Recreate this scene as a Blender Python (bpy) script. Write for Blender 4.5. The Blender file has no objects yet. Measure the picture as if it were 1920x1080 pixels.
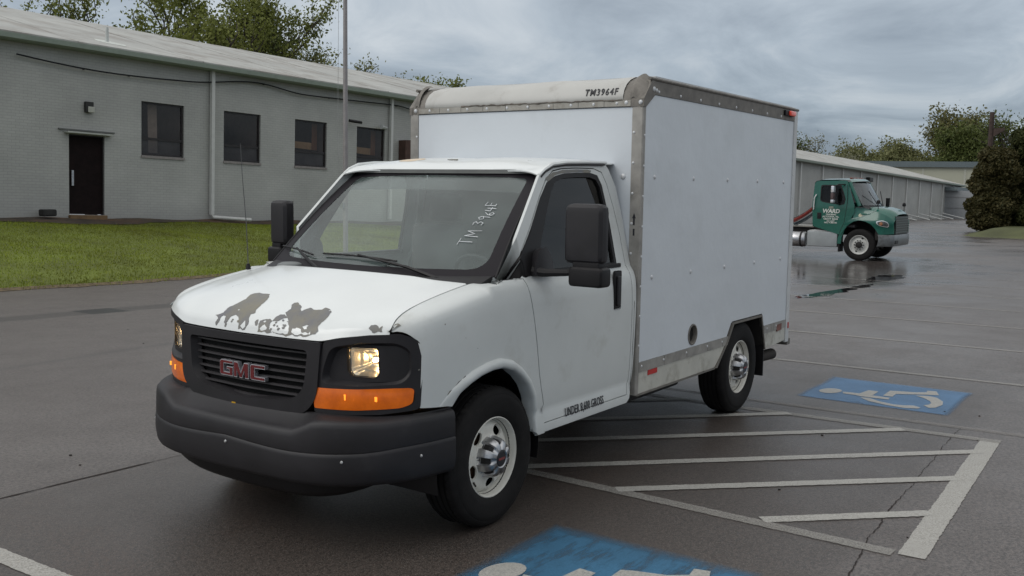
import bpy, bmesh, math, random
import numpy as np
from mathutils import Vector, Matrix, geometry
random.seed(7); rng = np.random.default_rng(7)
S = bpy.context.scene
COL = S.collection

# ------------------------------------------------------------------ camera
cam_data = bpy.data.cameras.new('camera'); cam = bpy.data.objects.new('camera', cam_data); COL.objects.link(cam)
def cam_matrix():
    yaw, pitch, roll = math.radians(214.45388), math.radians(-5.7574), math.radians(0.89316)
    f = np.array([math.cos(pitch)*math.cos(yaw), math.cos(pitch)*math.sin(yaw), math.sin(pitch)])
    r = np.array([math.sin(yaw), -math.cos(yaw), 0.]); u = np.cross(r, f)
    c, s = math.cos(roll), math.sin(roll)
    r2 = c*r+s*u; u2 = -s*r+c*u
    M = Matrix(((r2[0], u2[0], -f[0], 4.2938), (r2[1], u2[1], -f[1], 4.0071), (r2[2], u2[2], -f[2], 1.8407), (0, 0, 0, 1)))
    return M
cam.matrix_world = cam_matrix()
cam_data.sensor_width = 36; cam_data.lens = 36*1854.14/1920
cam_data.clip_start = .05; cam_data.clip_end = 3000
S.camera = cam
S.render.resolution_x = 1024; S.render.resolution_y = 576

# ------------------------------------------------------------------ world, sun, exposure
SUN_EL, SUN_AZ = 42, -32          # degrees; azimuth from +X
world = bpy.data.worlds.new('World'); S.world = world; world.use_nodes = True
wt = world.node_tree; wt.nodes.clear()
def N(t, typ, **kw):
    n = t.nodes.new(typ)
    for k, v in kw.items():
        if k.startswith('_'): setattr(n, k[1:], v)
        else: n.inputs[k.replace('__', ' ')].default_value = v
    return n
def L(t, a, b): t.links.new(a, b)
def mathn(t, op, a, b=None, c=None, clamp=False):
    n = t.nodes.new('ShaderNodeMath'); n.operation = op; n.use_clamp = clamp
    for i, v in enumerate((a, b, c)):
        if v is None: continue
        if hasattr(v, 'is_linked') or hasattr(v, 'links'): t.links.new(v, n.inputs[i])
        else: n.inputs[i].default_value = v
    return n.outputs[0]
out = wt.nodes.new('ShaderNodeOutputWorld'); bg = wt.nodes.new('ShaderNodeBackground'); bg.inputs[1].default_value = .1
sky = wt.nodes.new('ShaderNodeTexSky'); sky.sky_type = 'NISHITA'; sky.sun_disc = False
sky.sun_elevation = math.radians(SUN_EL); sky.sun_rotation = math.radians(90-SUN_AZ)
tc = wt.nodes.new('ShaderNodeTexCoord'); sp = wt.nodes.new('ShaderNodeSeparateXYZ'); L(wt, tc.outputs['Generated'], sp.inputs[0])
zc = mathn(wt, 'MAXIMUM', sp.outputs[2], 0.0)
den = mathn(wt, 'ADD', zc, .20)
px = mathn(wt, 'DIVIDE', sp.outputs[0], den); py = mathn(wt, 'DIVIDE', sp.outputs[1], den)
cmb = wt.nodes.new('ShaderNodeCombineXYZ'); L(wt, px, cmb.inputs[0]); L(wt, py, cmb.inputs[1])
n1 = N(wt, 'ShaderNodeTexNoise', Scale=1.5, Detail=8, Roughness=.6, Distortion=.7); L(wt, cmb.outputs[0], n1.inputs['Vector'])
n2 = N(wt, 'ShaderNodeTexNoise', Scale=.33, Detail=3, Roughness=.5); L(wt, cmb.outputs[0], n2.inputs['Vector'])
nn = mathn(wt, 'ADD', mathn(wt, 'MULTIPLY', n1.outputs[0], .6), mathn(wt, 'MULTIPLY', n2.outputs[0], .5))
mr = N(wt, 'ShaderNodeMapRange', From__Min=.44, From__Max=.66, To__Min=0., To__Max=1.); L(wt, nn, mr.inputs[0])
ramp = wt.nodes.new('ShaderNodeValToRGB'); L(wt, mr.outputs[0], ramp.inputs[0])
ramp.color_ramp.elements[0].color = (.52, .67, .86, 1); ramp.color_ramp.elements[0].position = .0
ramp.color_ramp.elements[1].color = (1.42, 1.56, 1.70, 1); ramp.color_ramp.elements[1].position = 1.
e = ramp.color_ramp.elements.new(.5); e.color = (.90, 1.08, 1.28, 1)
# overcast luminance: three times brighter overhead than at the horizon
lum = mathn(wt, 'MULTIPLY_ADD', zc, 6.2, 2.75)
neu = wt.nodes.new('ShaderNodeMixRGB'); neu.inputs[2].default_value = (1.06, 1.07, 1.06, 1); L(wt, mathn(wt, 'MULTIPLY', zc, 1.7, clamp=True), neu.inputs[0]); L(wt, ramp.outputs[0], neu.inputs[1])
sc = wt.nodes.new('ShaderNodeVectorMath'); sc.operation = 'SCALE'; L(wt, neu.outputs[0], sc.inputs[0]); L(wt, lum, sc.inputs['Scale'])
mixw = wt.nodes.new('ShaderNodeMixRGB'); mixw.inputs[0].default_value = .92
L(wt, sky.outputs[0], mixw.inputs[1]); L(wt, sc.outputs[0], mixw.inputs[2]); L(wt, mixw.outputs[0], bg.inputs[0]); L(wt, bg.outputs[0], out.inputs[0])

sun_d = bpy.data.lights.new('sun', 'SUN'); sun = bpy.data.objects.new('sun', sun_d); COL.objects.link(sun)
sun_d.energy = .95; sun_d.angle = math.radians(40); sun_d.color = (1, .97, .93)
_el, _az = math.radians(SUN_EL), math.radians(SUN_AZ)
_d = Vector((math.cos(_el)*math.cos(_az), math.cos(_el)*math.sin(_az), math.sin(_el)))
sun.rotation_euler = _d.to_track_quat('Z', 'Y').to_euler(); sun.location = (20, -10, 30)
S.view_settings.view_transform = 'Standard'; S.view_settings.look = 'None'
S.view_settings.exposure = .30; S.view_settings.gamma = 1; S.view_settings.use_curve_mapping = False
S.render.engine = 'CYCLES'

# ------------------------------------------------------------------ materials
MATS = {}
def mat(name, col, rough=.6, metal=0, noise=.12, nscale=6, bump=0, bscale=80, coat=0, spec=.5, col2=None, emis=None, estr=0, dirt=None, trans=0, ior=1.45, rvar=.08):
    if name in MATS: return MATS[name]
    m = bpy.data.materials.new(name); m.use_nodes = True; t = m.node_tree; b = t.nodes['Principled BSDF']
    tcn = t.nodes.new('ShaderNodeTexCoord')
    nz = N(t, 'ShaderNodeTexNoise', Scale=nscale, Detail=6, Roughness=.6); L(t, tcn.outputs['Object'], nz.inputs['Vector'])
    rp = t.nodes.new('ShaderNodeValToRGB'); L(t, nz.outputs[0], rp.inputs[0])
    c = np.array(col[:3]); c2 = np.array(col2) if col2 is not None else c*(1-noise*1.6)
    rp.color_ramp.elements[0].position = .3; rp.color_ramp.elements[1].position = .7
    rp.color_ramp.elements[0].color = (*c2, 1); rp.color_ramp.elements[1].color = (*np.minimum(c*(1+noise*.5), 1), 1)
    last = rp.outputs[0]
    if dirt:   # (colour, scale, threshold, amount): grime blotches that belong to the surface
        dc, ds, dt, da = dirt
        dn = N(t, 'ShaderNodeTexNoise', Scale=ds, Detail=8, Roughness=.68); L(t, tcn.outputs['Object'], dn.inputs['Vector'])
        dm = N(t, 'ShaderNodeMapRange', From__Min=dt, From__Max=dt+.16, To__Min=0., To__Max=da); L(t, dn.outputs[0], dm.inputs[0])
        mx = t.nodes.new('ShaderNodeMixRGB'); mx.inputs[2].default_value = (*dc, 1); L(t, dm.outputs[0], mx.inputs[0]); L(t, last, mx.inputs[1]); last = mx.outputs[0]
    L(t, last, b.inputs['Base Color'])
    rn = mathn(t, 'MULTIPLY_ADD', nz.outputs[0], rvar*2, rough-rvar); L(t, rn, b.inputs['Roughness'])
    b.inputs['Metallic'].default_value = metal; b.inputs['Specular IOR Level'].default_value = spec; b.inputs['IOR'].default_value = ior
    b.inputs['Coat Weight'].default_value = coat; b.inputs['Coat Roughness'].default_value = .12
    b.inputs['Transmission Weight'].default_value = trans
    if emis: b.inputs['Emission Color'].default_value = (*emis, 1); b.inputs['Emission Strength'].default_value = estr
    if bump:
        bn = N(t, 'ShaderNodeTexNoise', Scale=bscale, Detail=4); L(t, tcn.outputs['Object'], bn.inputs['Vector'])
        bp = N(t, 'ShaderNodeBump', Strength=bump, Distance=.01); L(t, bn.outputs[0], bp.inputs['Height']); L(t, bp.outputs[0], b.inputs['Normal'])
    MATS[name] = m; return m
def glass_mat(name, tint, haze, hazecol, ior=1.5, rough=.01, graze=1.):
    m = bpy.data.materials.new(name); m.use_nodes = True; t = m.node_tree; t.nodes.clear()
    o = t.nodes.new('ShaderNodeOutputMaterial'); tr = t.nodes.new('ShaderNodeBsdfTransparent'); tr.inputs[0].default_value = (*tint, 1)
    gl = t.nodes.new('ShaderNodeBsdfGlossy'); gl.inputs['Roughness'].default_value = rough; gl.inputs[0].default_value = (graze, graze, graze, 1)
    df = t.nodes.new('ShaderNodeBsdfDiffuse'); df.inputs[0].default_value = (*hazecol, 1)
    fr = t.nodes.new('ShaderNodeFresnel'); gg = t.nodes.new('ShaderNodeNewGeometry'); L(t, mathn(t, 'MULTIPLY_ADD', gg.outputs['Backfacing'], 1/ior-ior, ior), fr.inputs[0])
    a = t.nodes.new('ShaderNodeMixShader'); b = t.nodes.new('ShaderNodeMixShader')
    tcn = t.nodes.new('ShaderNodeTexCoord'); nz = N(t, 'ShaderNodeTexNoise', Scale=2.2, Detail=7, Roughness=.65); L(t, tcn.outputs['Object'], nz.inputs['Vector'])
    L(t, mathn(t, 'MULTIPLY', nz.outputs[0], haze*2), a.inputs[0]); L(t, tr.outputs[0], a.inputs[1]); L(t, df.outputs[0], a.inputs[2])
    L(t, fr.outputs[0], b.inputs[0]); L(t, a.outputs[0], b.inputs[1]); L(t, gl.outputs[0], b.inputs[2]); L(t, b.outputs[0], o.inputs[0])
    MATS[name] = m; return m
# van
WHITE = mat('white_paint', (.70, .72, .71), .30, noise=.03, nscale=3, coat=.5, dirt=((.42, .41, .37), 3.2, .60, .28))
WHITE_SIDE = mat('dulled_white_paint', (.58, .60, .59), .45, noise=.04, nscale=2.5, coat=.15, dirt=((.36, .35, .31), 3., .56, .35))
PRIMER = mat('grey_primer', (.185, .170, .125), .45, noise=.25, nscale=7, col2=(.125, .130, .155), dirt=((.10, .075, .05), 40, .58, .5))
SLAT = mat('grille_slat_plastic', (.045, .042, .045), .4, noise=.2)
PLASTIC = mat('charcoal_plastic', (.017, .0155, .018), .55, noise=.25, nscale=5, bump=.12, bscale=400, dirt=((.05, .046, .046), 7, .60, .3))
PLASTIC_D = mat('black_plastic', (.010, .009, .010), .5, noise=.2, bump=.08, bscale=300, spec=.35)
FRIT = mat('black_ceramic_band', (.012, .010, .013), .5, noise=.1, spec=.2)
RUBBER = mat('tyre_rubber', (.011, .010, .010), .8, noise=.3, nscale=14, bump=.15, bscale=120, dirt=((.035, .031, .028), 9, .58, .4), spec=.3)
PANEL = mat('box_panel_white', (.60, .635, .67), .36, noise=.03, nscale=1.2, coat=.2, bump=1.0, bscale=2.6, dirt=((.40, .42, .42), 1.6, .55, .22))
PANEL_S = PANEL
ALU = mat('weathered_aluminium', (.34, .325, .30), .55, metal=.3, noise=.22, nscale=7, dirt=((.14, .12, .10), 6, .56, .5))
ALU_D = mat('dull_corner_casting', (.20, .185, .165), .6, metal=.3, noise=.25, nscale=9, dirt=((.10, .09, .08), 11, .55, .5))
CAPW = mat('faded_white_cap', (.47, .465, .44), .5, noise=.07, nscale=2, dirt=((.30, .28, .25), 4.5, .55, .5))
SKIRT = mat('grimy_white_skirt', (.50, .49, .44), .6, noise=.1, nscale=4, dirt=((.16, .14, .10), 5.5, .52, .6))
CHASSIS = mat('dirty_black_steel', (.02, .018, .017), .75, noise=.4, nscale=8)
RIMW = mat('white_steel_rim', (.68, .66, .60), .42, noise=.08, nscale=14, dirt=((.20, .10, .05), 22, .64, .7))
CHROME = mat('worn_chrome', (.50, .50, .51), .34, metal=1, noise=.2, nscale=20, bump=.05, bscale=60)
ORANGE = mat('amber_lens', (.66, .135, .004), .25, noise=.35, nscale=9, coat=.5, col2=(.42, .07, .003), emis=(1, .2, .0), estr=.07)
ORANGE_HOT = mat('lit_amber_bulb', (1, .35, .03), .3, emis=(1, .36, .03), estr=.8)
RED_L = mat('red_lens', (.45, .02, .015), .3, noise=.2, nscale=30, coat=.5)
RED_E = mat('red_emblem_enamel', (.13, .012, .014), .35, noise=.15, nscale=30)
CHROME_E = mat('emblem_chrome', (.62, .62, .66), .25, metal=.8)
BLACKINK = mat('black_lettering', (.02, .02, .025), .55)
MARKER = mat('white_marker_ink', (.80, .82, .84), .6)
GREYF = mat('grey_upholstery', (.075, .075, .078), .9, noise=.15, bump=.1)
DASH = mat('grey_dashboard', (.085, .088, .09), .75, noise=.12)
GLASS_W = glass_mat('windscreen_glass', (.88, .95, .93), .085, (.60, .74, .71), 1.52)  # teal haze in the glass colour: dust, plus a stand-in for reflected sky
GLASS_D = glass_mat('side_window_glass', (.20, .21, .21), .01, (.2, .2, .2), 1.36)
GLASS_C = glass_mat('headlight_glass', (.97, .96, .92), .04, (.7, .7, .7), 1.45)
REFLECT = mat('headlight_reflector', (.80, .78, .74), .28, metal=1, noise=.1)
BULB = mat('lit_headlight_bulb', (1, .8, .5), .3, emis=(1, .66, .32), estr=22)

# ------------------------------------------------------------------ mesh helpers
def tag(o, label=None, cat=None, group=None, kind=None):
    for k, v in (('label', label), ('category', cat), ('group', group), ('kind', kind)):
        if v: o[k] = v
    return o
def empty(name, loc=(0, 0, 0), parent=None):
    o = bpy.data.objects.new(name, None); COL.objects.link(o); o.location = loc; o.empty_display_size = .2
    if parent: o.parent = parent
    return o
def obj(name, verts, faces, m, parent=None, smooth=False, angle=None):
    me = bpy.data.meshes.new(name); me.from_pydata([tuple(map(float, v)) for v in verts], [], [tuple(map(int, f)) for f in faces])
    me.materials.append(m)
    if smooth: me.polygons.foreach_set('use_smooth', [True]*len(me.polygons))
    if smooth and angle is not None: me.set_sharp_from_angle(angle=math.radians(angle))
    me.update()
    o = bpy.data.objects.new(name, me); COL.objects.link(o)
    if parent: o.parent = parent
    return o
class MB:
    def __init__(s): s.v = []; s.f = []
    def add(s, v, f):
        n = len(s.v); s.v += [tuple(map(float, p)) for p in v]; s.f += [tuple(int(i)+n for i in q) for q in f]; return s
    def box(s, a, b, bev=0):
        x0, y0, z0 = [min(p, q) for p, q in zip(a, b)]; x1, y1, z1 = [max(p, q) for p, q in zip(a, b)]
        if bev <= 0:
            return s.add([(x0,y0,z0),(x1,y0,z0),(x1,y1,z0),(x0,y1,z0),(x0,y0,z1),(x1,y0,z1),(x1,y1,z1),(x0,y1,z1)],
                         [(3,2,1,0),(4,5,6,7),(0,1,5,4),(1,2,6,5),(2,3,7,6),(3,0,4,7)])
        bm = bmesh.new(); bmesh.ops.create_cube(bm, size=1)
        for v in bm.verts: v.co = Vector(((x0+x1)/2+v.co.x*(x1-x0), (y0+y1)/2+v.co.y*(y1-y0), (z0+z1)/2+v.co.z*(z1-z0)))
        bmesh.ops.bevel(bm, geom=bm.edges[:], offset=bev, segments=3, affect='EDGES', profile=.6)
        bm.verts.index_update(); s.add([v.co[:] for v in bm.verts], [[v.index for v in f.verts] for f in bm.faces]); bm.free(); return s
    def tube(s, pts, r, n=10, cap=True):
        pts = [Vector(p) for p in pts]; rr = r if hasattr(r, '__len__') else [r]*len(pts)
        base = len(s.v); up = None
        for i, p in enumerate(pts):
            d = (pts[min(i+1, len(pts)-1)]-pts[max(i-1, 0)]).normalized()
            if up is None: up = Vector((0, 0, 1)) if abs(d.z) < .9 else Vector((1, 0, 0))
            a = d.cross(up).normalized(); b = a.cross(d).normalized(); up = b
            for k in range(n):
                t = 2*math.pi*k/n; s.v.append(tuple(p+(a*math.cos(t)+b*math.sin(t))*rr[i]))
        for i in range(len(pts)-1):
            for k in range(n):
                k2 = (k+1) % n; s.f.append((base+i*n+k, base+i*n+k2, base+(i+1)*n+k2, base+(i+1)*n+k))
        if cap:
            s.f.append(tuple(base+k for k in range(n))); s.f.append(tuple(base+(len(pts)-1)*n+k for k in reversed(range(n))))
        return s
    def lathe(s, prof, c, axis='y', n=48):
        # prof: (radius, offset along axis)
        base = len(s.v); c = np.array(c, float)
        for r, h in prof:
            for k in range(n):
                t = 2*math.pi*k/n; a, b = r*math.cos(t), r*math.sin(t)
                p = {'y': (a, h, b), 'x': (h, a, b), 'z': (a, b, h)}[axis]; s.v.append(tuple(c+np.array(p)))
        for i in range(len(prof)-1):
            for k in range(n):
                k2 = (k+1) % n; s.f.append((base+i*n+k, base+(i+1)*n+k, base+(i+1)*n+k2, base+i*n+k2))
        return s
    def prism(s, poly, fa, fb):
        # poly 2D; fa(p), fb(p) give the two ends in 3D
        n = len(poly); ps = geometry.delaunay_2d_cdt([Vector(p) for p in poly], [], [list(range(n))], 1, 1e-6)
        vs, tris = ps[0], ps[2]; k = len(vs)
        s.add([fa(v) for v in vs]+[fb(v) for v in vs], [tuple(t) for t in tris]+[tuple(q+k for q in reversed(t)) for t in tris])
        m = len(s.v); s.add([fa(p) for p in poly]+[fb(p) for p in poly], [(i, i+n, (i+1) % n+n, (i+1) % n) for i in range(n)]); return s
    def build(s, name, m, parent=None, smooth=False, angle=35): 
        return obj(name, s.v, s.f, m, parent, smooth, angle)
def rounded(poly, r, n=4):
    """round the corners of a 2D polygon; r number or list"""
    outp = []; k = len(poly)
    for i in range(k):
        p = np.array(poly[i], float); a = np.array(poly[i-1], float); b = np.array(poly[(i+1) % k], float)
        ri = r[i] if hasattr(r, '__len__') else r
        if ri <= 0: outp.append(tuple(p)); continue
        u = (a-p); lu = np.linalg.norm(u); w = (b-p); lw = np.linalg.norm(w); d = min(ri, lu*.49, lw*.49)
        s, e = p+u/lu*d, p+w/lw*d
        for j in range(n+1):
            t = j/n; outp.append(tuple((1-t)**2*s+2*t*(1-t)*p+t*t*e))
    return outp
def densify(poly, h):
    o = []
    for i in range(len(poly)):
        a = np.array(poly[i], float); b = np.array(poly[(i+1) % len(poly)], float); n = max(1, int(math.ceil(np.linalg.norm(b-a)/h)))
        o += [tuple(a+(b-a)*j/n) for j in range(n)]
    return o
def inside(p, poly):
    x, y = p; c = False; n = len(poly); j = n-1
    for i in range(n):
        xi, yi = poly[i]; xj, yj = poly[j]
        if (yi > y) != (yj > y) and x < (xj-xi)*(y-yi)/(yj-yi)+xi: c = not c
        j = i
    return c
def segdist(p, poly):
    P = np.array(poly); Q = np.roll(P, -1, 0); d = Q-P; t = np.clip(((p-P)*d).sum(1)/np.maximum((d*d).sum(1), 1e-12), 0, 1)
    return np.linalg.norm(P+d*t[:, None]-p, axis=1).min()
def panel(name, outline, holes, h, fn, m, parent=None, depth=.02, flip=False, off=0., bevel=0.):
    """a curved sheet: 2D outline (with holes) mapped by fn(a, b) -> 3D, its edges turned in by depth"""
    loops = [densify(outline, h)]+[densify(q, h) for q in holes]
    pts = []; edges = []
    for lp in loops:
        n0 = len(pts); pts += lp; edges += [(n0+i, n0+(i+1) % len(lp)) for i in range(len(lp))]
    P = np.array(loops[0]); x0, y0 = P.min(0); x1, y1 = P.max(0)
    for i in range(int((x1-x0)/h)+1):
        for j in range(int((y1-y0)/h)+1):
            q = np.array((x0+(i+.5)*h, y0+(j+.5)*h))
            if inside(q, loops[0]) and not any(inside(q, l) for l in loops[1:]) and min(segdist(q, l) for l in loops) > h*.45: pts.append(tuple(q))
    r = geometry.delaunay_2d_cdt([Vector(p) for p in pts], edges, [], 0, 1e-7)
    vs, tris = r[0], r[2]
    tris = [t for t in tris if inside((sum(vs[k][0] for k in t)/3, sum(vs[k][1] for k in t)/3), loops[0]) and not any(inside((sum(vs[k][0] for k in t)/3, sum(vs[k][1] for k in t)/3), l) for l in loops[1:])]
    e = 1e-3; V = []; NN = []
    def nrm(a, b):
        p = np.array(fn(a, b)); ua = np.array(fn(a+e, b))-np.array(fn(a-e, b)); ub = np.array(fn(a, b+e))-np.array(fn(a, b-e))
        n = np.cross(ua, ub); l = np.linalg.norm(n); n = n/l if l > 0 else np.array((0, 0, 1.)); return p, (-n if flip else n)
    for v in vs:
        p, n = nrm(v[0], v[1]); V.append(p+n*off); NN.append(n)
    F = []
    for t in tris:
        a, b, c = (V[k] for k in t); g = np.cross(b-a, c-a); F.append(tuple(t) if g @ NN[t[0]] > 0 else tuple(reversed(t)))
    nv = len(V); NR = list(NN)
    if depth:
        for lp in loops:
            k = len(lp); b0 = len(V)
            pn = [nrm(*q) for q in lp]
            # rounded turn-in: edge, then inner
            V += [p+n*off for p, n in pn]; V += [p+n*(off-depth) for p, n in pn]
            for i in range(k):
                j = (i+1) % k; F.append((b0+i, b0+j, b0+k+j, b0+k+i))
    me = bpy.data.meshes.new(name); me.from_pydata([tuple(map(float, v)) for v in V], [], F); me.materials.append(m)
    sm = [len(f) == 3 for f in F]; me.polygons.foreach_set('use_smooth', sm); me.update()
    try:
        cn = [tuple(n) for n in NN]+[(0., 0., 0.)]*(len(V)-nv); me.normals_split_custom_set_from_vertices(cn)
    except Exception as ex: print('normals', ex)
    o = bpy.data.objects.new(name, me); COL.objects.link(o)
    if parent: o.parent = parent
    return o
def text(name, body, size, m, M, parent=None, sx=1., bold=0., depth=.001, align='LEFT', shear=0, spacing=1.):
    cu = bpy.data.curves.new(name, 'FONT'); cu.body = body; cu.size = size; cu.offset = bold; cu.extrude = depth; cu.align_x = align; cu.shear = shear; cu.resolution_u = 3; cu.space_character = spacing
    to = bpy.data.objects.new(name, cu); COL.objects.link(to); dg = bpy.context.evaluated_depsgraph_get()
    me = bpy.data.meshes.new_from_object(to.evaluated_get(dg)); bpy.data.objects.remove(to)
    for v in me.vertices: v.co.x *= sx
    me.materials.clear(); me.materials.append(m); me.transform(M)
    o = bpy.data.objects.new(name, me); COL.objects.link(o)
    if parent: o.parent = parent
    return o
def frame(o, x, y):
    """matrix whose text x/y axes are the given world vectors, at o"""
    x = Vector(x).normalized(); y = Vector(y); z = x.cross(y).normalized(); y = z.cross(x)
    return Matrix(((x.x, y.x, z.x, o[0]), (x.y, y.y, z.y, o[1]), (x.z, y.z, z.z, o[2]), (0, 0, 0, 1)))
def copy_obj(o, parent=None, mirror=False, name=None):
    c = o.copy(); COL.objects.link(c); c.parent = parent
    return c
def mirror_y(o, parent=None):
    """mirrored twin of a mesh part across the truck's centre plane"""
    me = o.data.copy(); n = len(me.vertices); co = np.empty(n*3, 'f'); me.vertices.foreach_get('co', co); co = co.reshape(-1, 3); co[:, 1] *= -1
    nr = None
    if o.data.has_custom_normals:
        nr = np.empty(len(me.loops)*3, 'f'); me.corner_normals.foreach_get('vector', nr); nr = nr.reshape(-1, 3)
        vn = np.zeros((n, 3)); li = np.empty(len(me.loops), 'i'); me.loops.foreach_get('vertex_index', li); vn[li] = nr; vn[:, 1] *= -1
    me.vertices.foreach_set('co', co.ravel()); me.flip_normals(); me.update()
    if nr is not None: me.normals_split_custom_set_from_vertices([tuple(v) for v in vn])
    c = bpy.data.objects.new(o.name.split('.')[0], me); COL.objects.link(c); c.parent = parent or o.parent
    return c
def spl(xs, ys):
    xs = np.array(xs, float); ys = np.array(ys, float); h = np.diff(xs); d = np.diff(ys)/h
    m = np.zeros(len(xs)); m[0] = d[0]; m[-1] = d[-1]
    for i in range(1, len(xs)-1):
        m[i] = 0 if d[i-1]*d[i] <= 0 else (h[i-1]+h[i])*3/((2*h[i]+h[i-1])/d[i-1]+(h[i]+2*h[i-1])/d[i])
    xs_, ys_, h_, m_ = list(xs), list(ys), list(h), list(m)
    import bisect
    def f(x):
        x = min(max(x, xs_[0]), xs_[-1]); i = min(max(bisect.bisect_left(xs_, x)-1, 0), len(h_)-1)
        t = (x-xs_[i])/h_[i]; t2 = t*t; t3 = t2*t
        return (2*t3-3*t2+1)*ys_[i]+(t3-2*t2+t)*h_[i]*m_[i]+(-2*t3+3*t2)*ys_[i+1]+(t3-t2)*h_[i]*m_[i+1]
    return f
def sstep(a, b, x):
    t = min(max((x-a)/(b-a), 0), 1); return t*t*(3-2*t)
# ------------------------------------------------------------------ surfaces of the delivery truck (metres; +X forward, origin under the front axle)
XF = spl([0, .3, .53, .62, .70, .78, .85, .90, .93, .955, .97, .98], [.905, .89, .86, .835, .80, .755, .705, .655, .61, .55, .45, .3])
def xf(y): return XF(min(abs(y), .98))
YS = spl([.2, .3, .45, .55, .61, .655, .705, .755], [.98, .978, .968, .953, .928, .897, .850, .80])   # half width of the nose at x
LIP = spl([0, .5, .63, .77, .85, .91, .94], [1.079, 1.080, 1.104, 1.121, 1.125, 1.118, 1.09])
GH = spl([0, .02, .08, .16, .33, .60, .93, 1.], [0, .13, .29, .42, .585, .78, .965, 1.])
def hood_xy(x, y):
    a = abs(y); x0 = xf(a)+.004; x1 = .265-.34*a*a; z0 = LIP(a); z1 = 1.362-.058*a*a
    t = (x0-x)/(x0-x1); g = GH(min(max(t, 0), 1)) if t >= 0 else t*6
    bulge = .010*(1-sstep(.50, .66, a))*sstep(.0, .35, t)-.0*a
    return z0+(z1-z0)*g+bulge
def hood(s, y):                       # s: 0 lip .. 1 cowl edge
    a = abs(y); x0 = xf(a)+.004; x1 = .265-.34*a*a; x = x0+(x1-x0)*s
    return (x, y, hood_xy(x, y))
YC = spl([-.3, .45, .60, .72], [.81, .812, .822, .842])      # hood / fender shut line
BASE = spl([.38, .44, .54, .562, .575, .8, 1.05, 1.2, 1.27, 1.31, 1.345], [.970, .977, .967, .963, .974, .984, .988, .983, .972, .956, .930])
def side(x, w):
    """body side at x and nominal height w; above the belt the door plane leans in"""
    if x > -.29 and w > 1.27:
        pass
    elif w > 1.345: return (x, 1.2259-.22*w, w)
    k = min(YS(max(x, .2))/.98, 1.)
    if x <= .05 and w <= 1.345 : 
        return (x, BASE(w)*k, w)
    zh = min(hood_xy(x, YC(x)), 1.335); sc = (zh-.9)/.435
    if w <= 1.27: y, z = BASE(w), w
    else:
        t = min((w-1.27)/.15, 1.); p0, p1, p2 = (.972, 1.27), (.955, 1.335), (YC(x)/k, 1.335)
        y = (1-t)**2*p0[0]+2*t*(1-t)*p1[0]+t*t*p2[0]; z = (1-t)**2*p0[1]+2*t*(1-t)*p1[1]+t*t*p2[1]
    if z > .9: z = .9+(z-.9)*sc
    return (x, y*k, z)
# ------------------------------------------------------------------ THE DELIVERY TRUCK
van = empty('box_truck'); tag(van, 'white cutaway box truck with peeling hood paint, parked across the painted hatching', 'box truck')
def both(o):   # the part and its mirrored twin on the far side
    return o, mirror_y(o)
def zbot(x): return .408+.004*x
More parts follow.
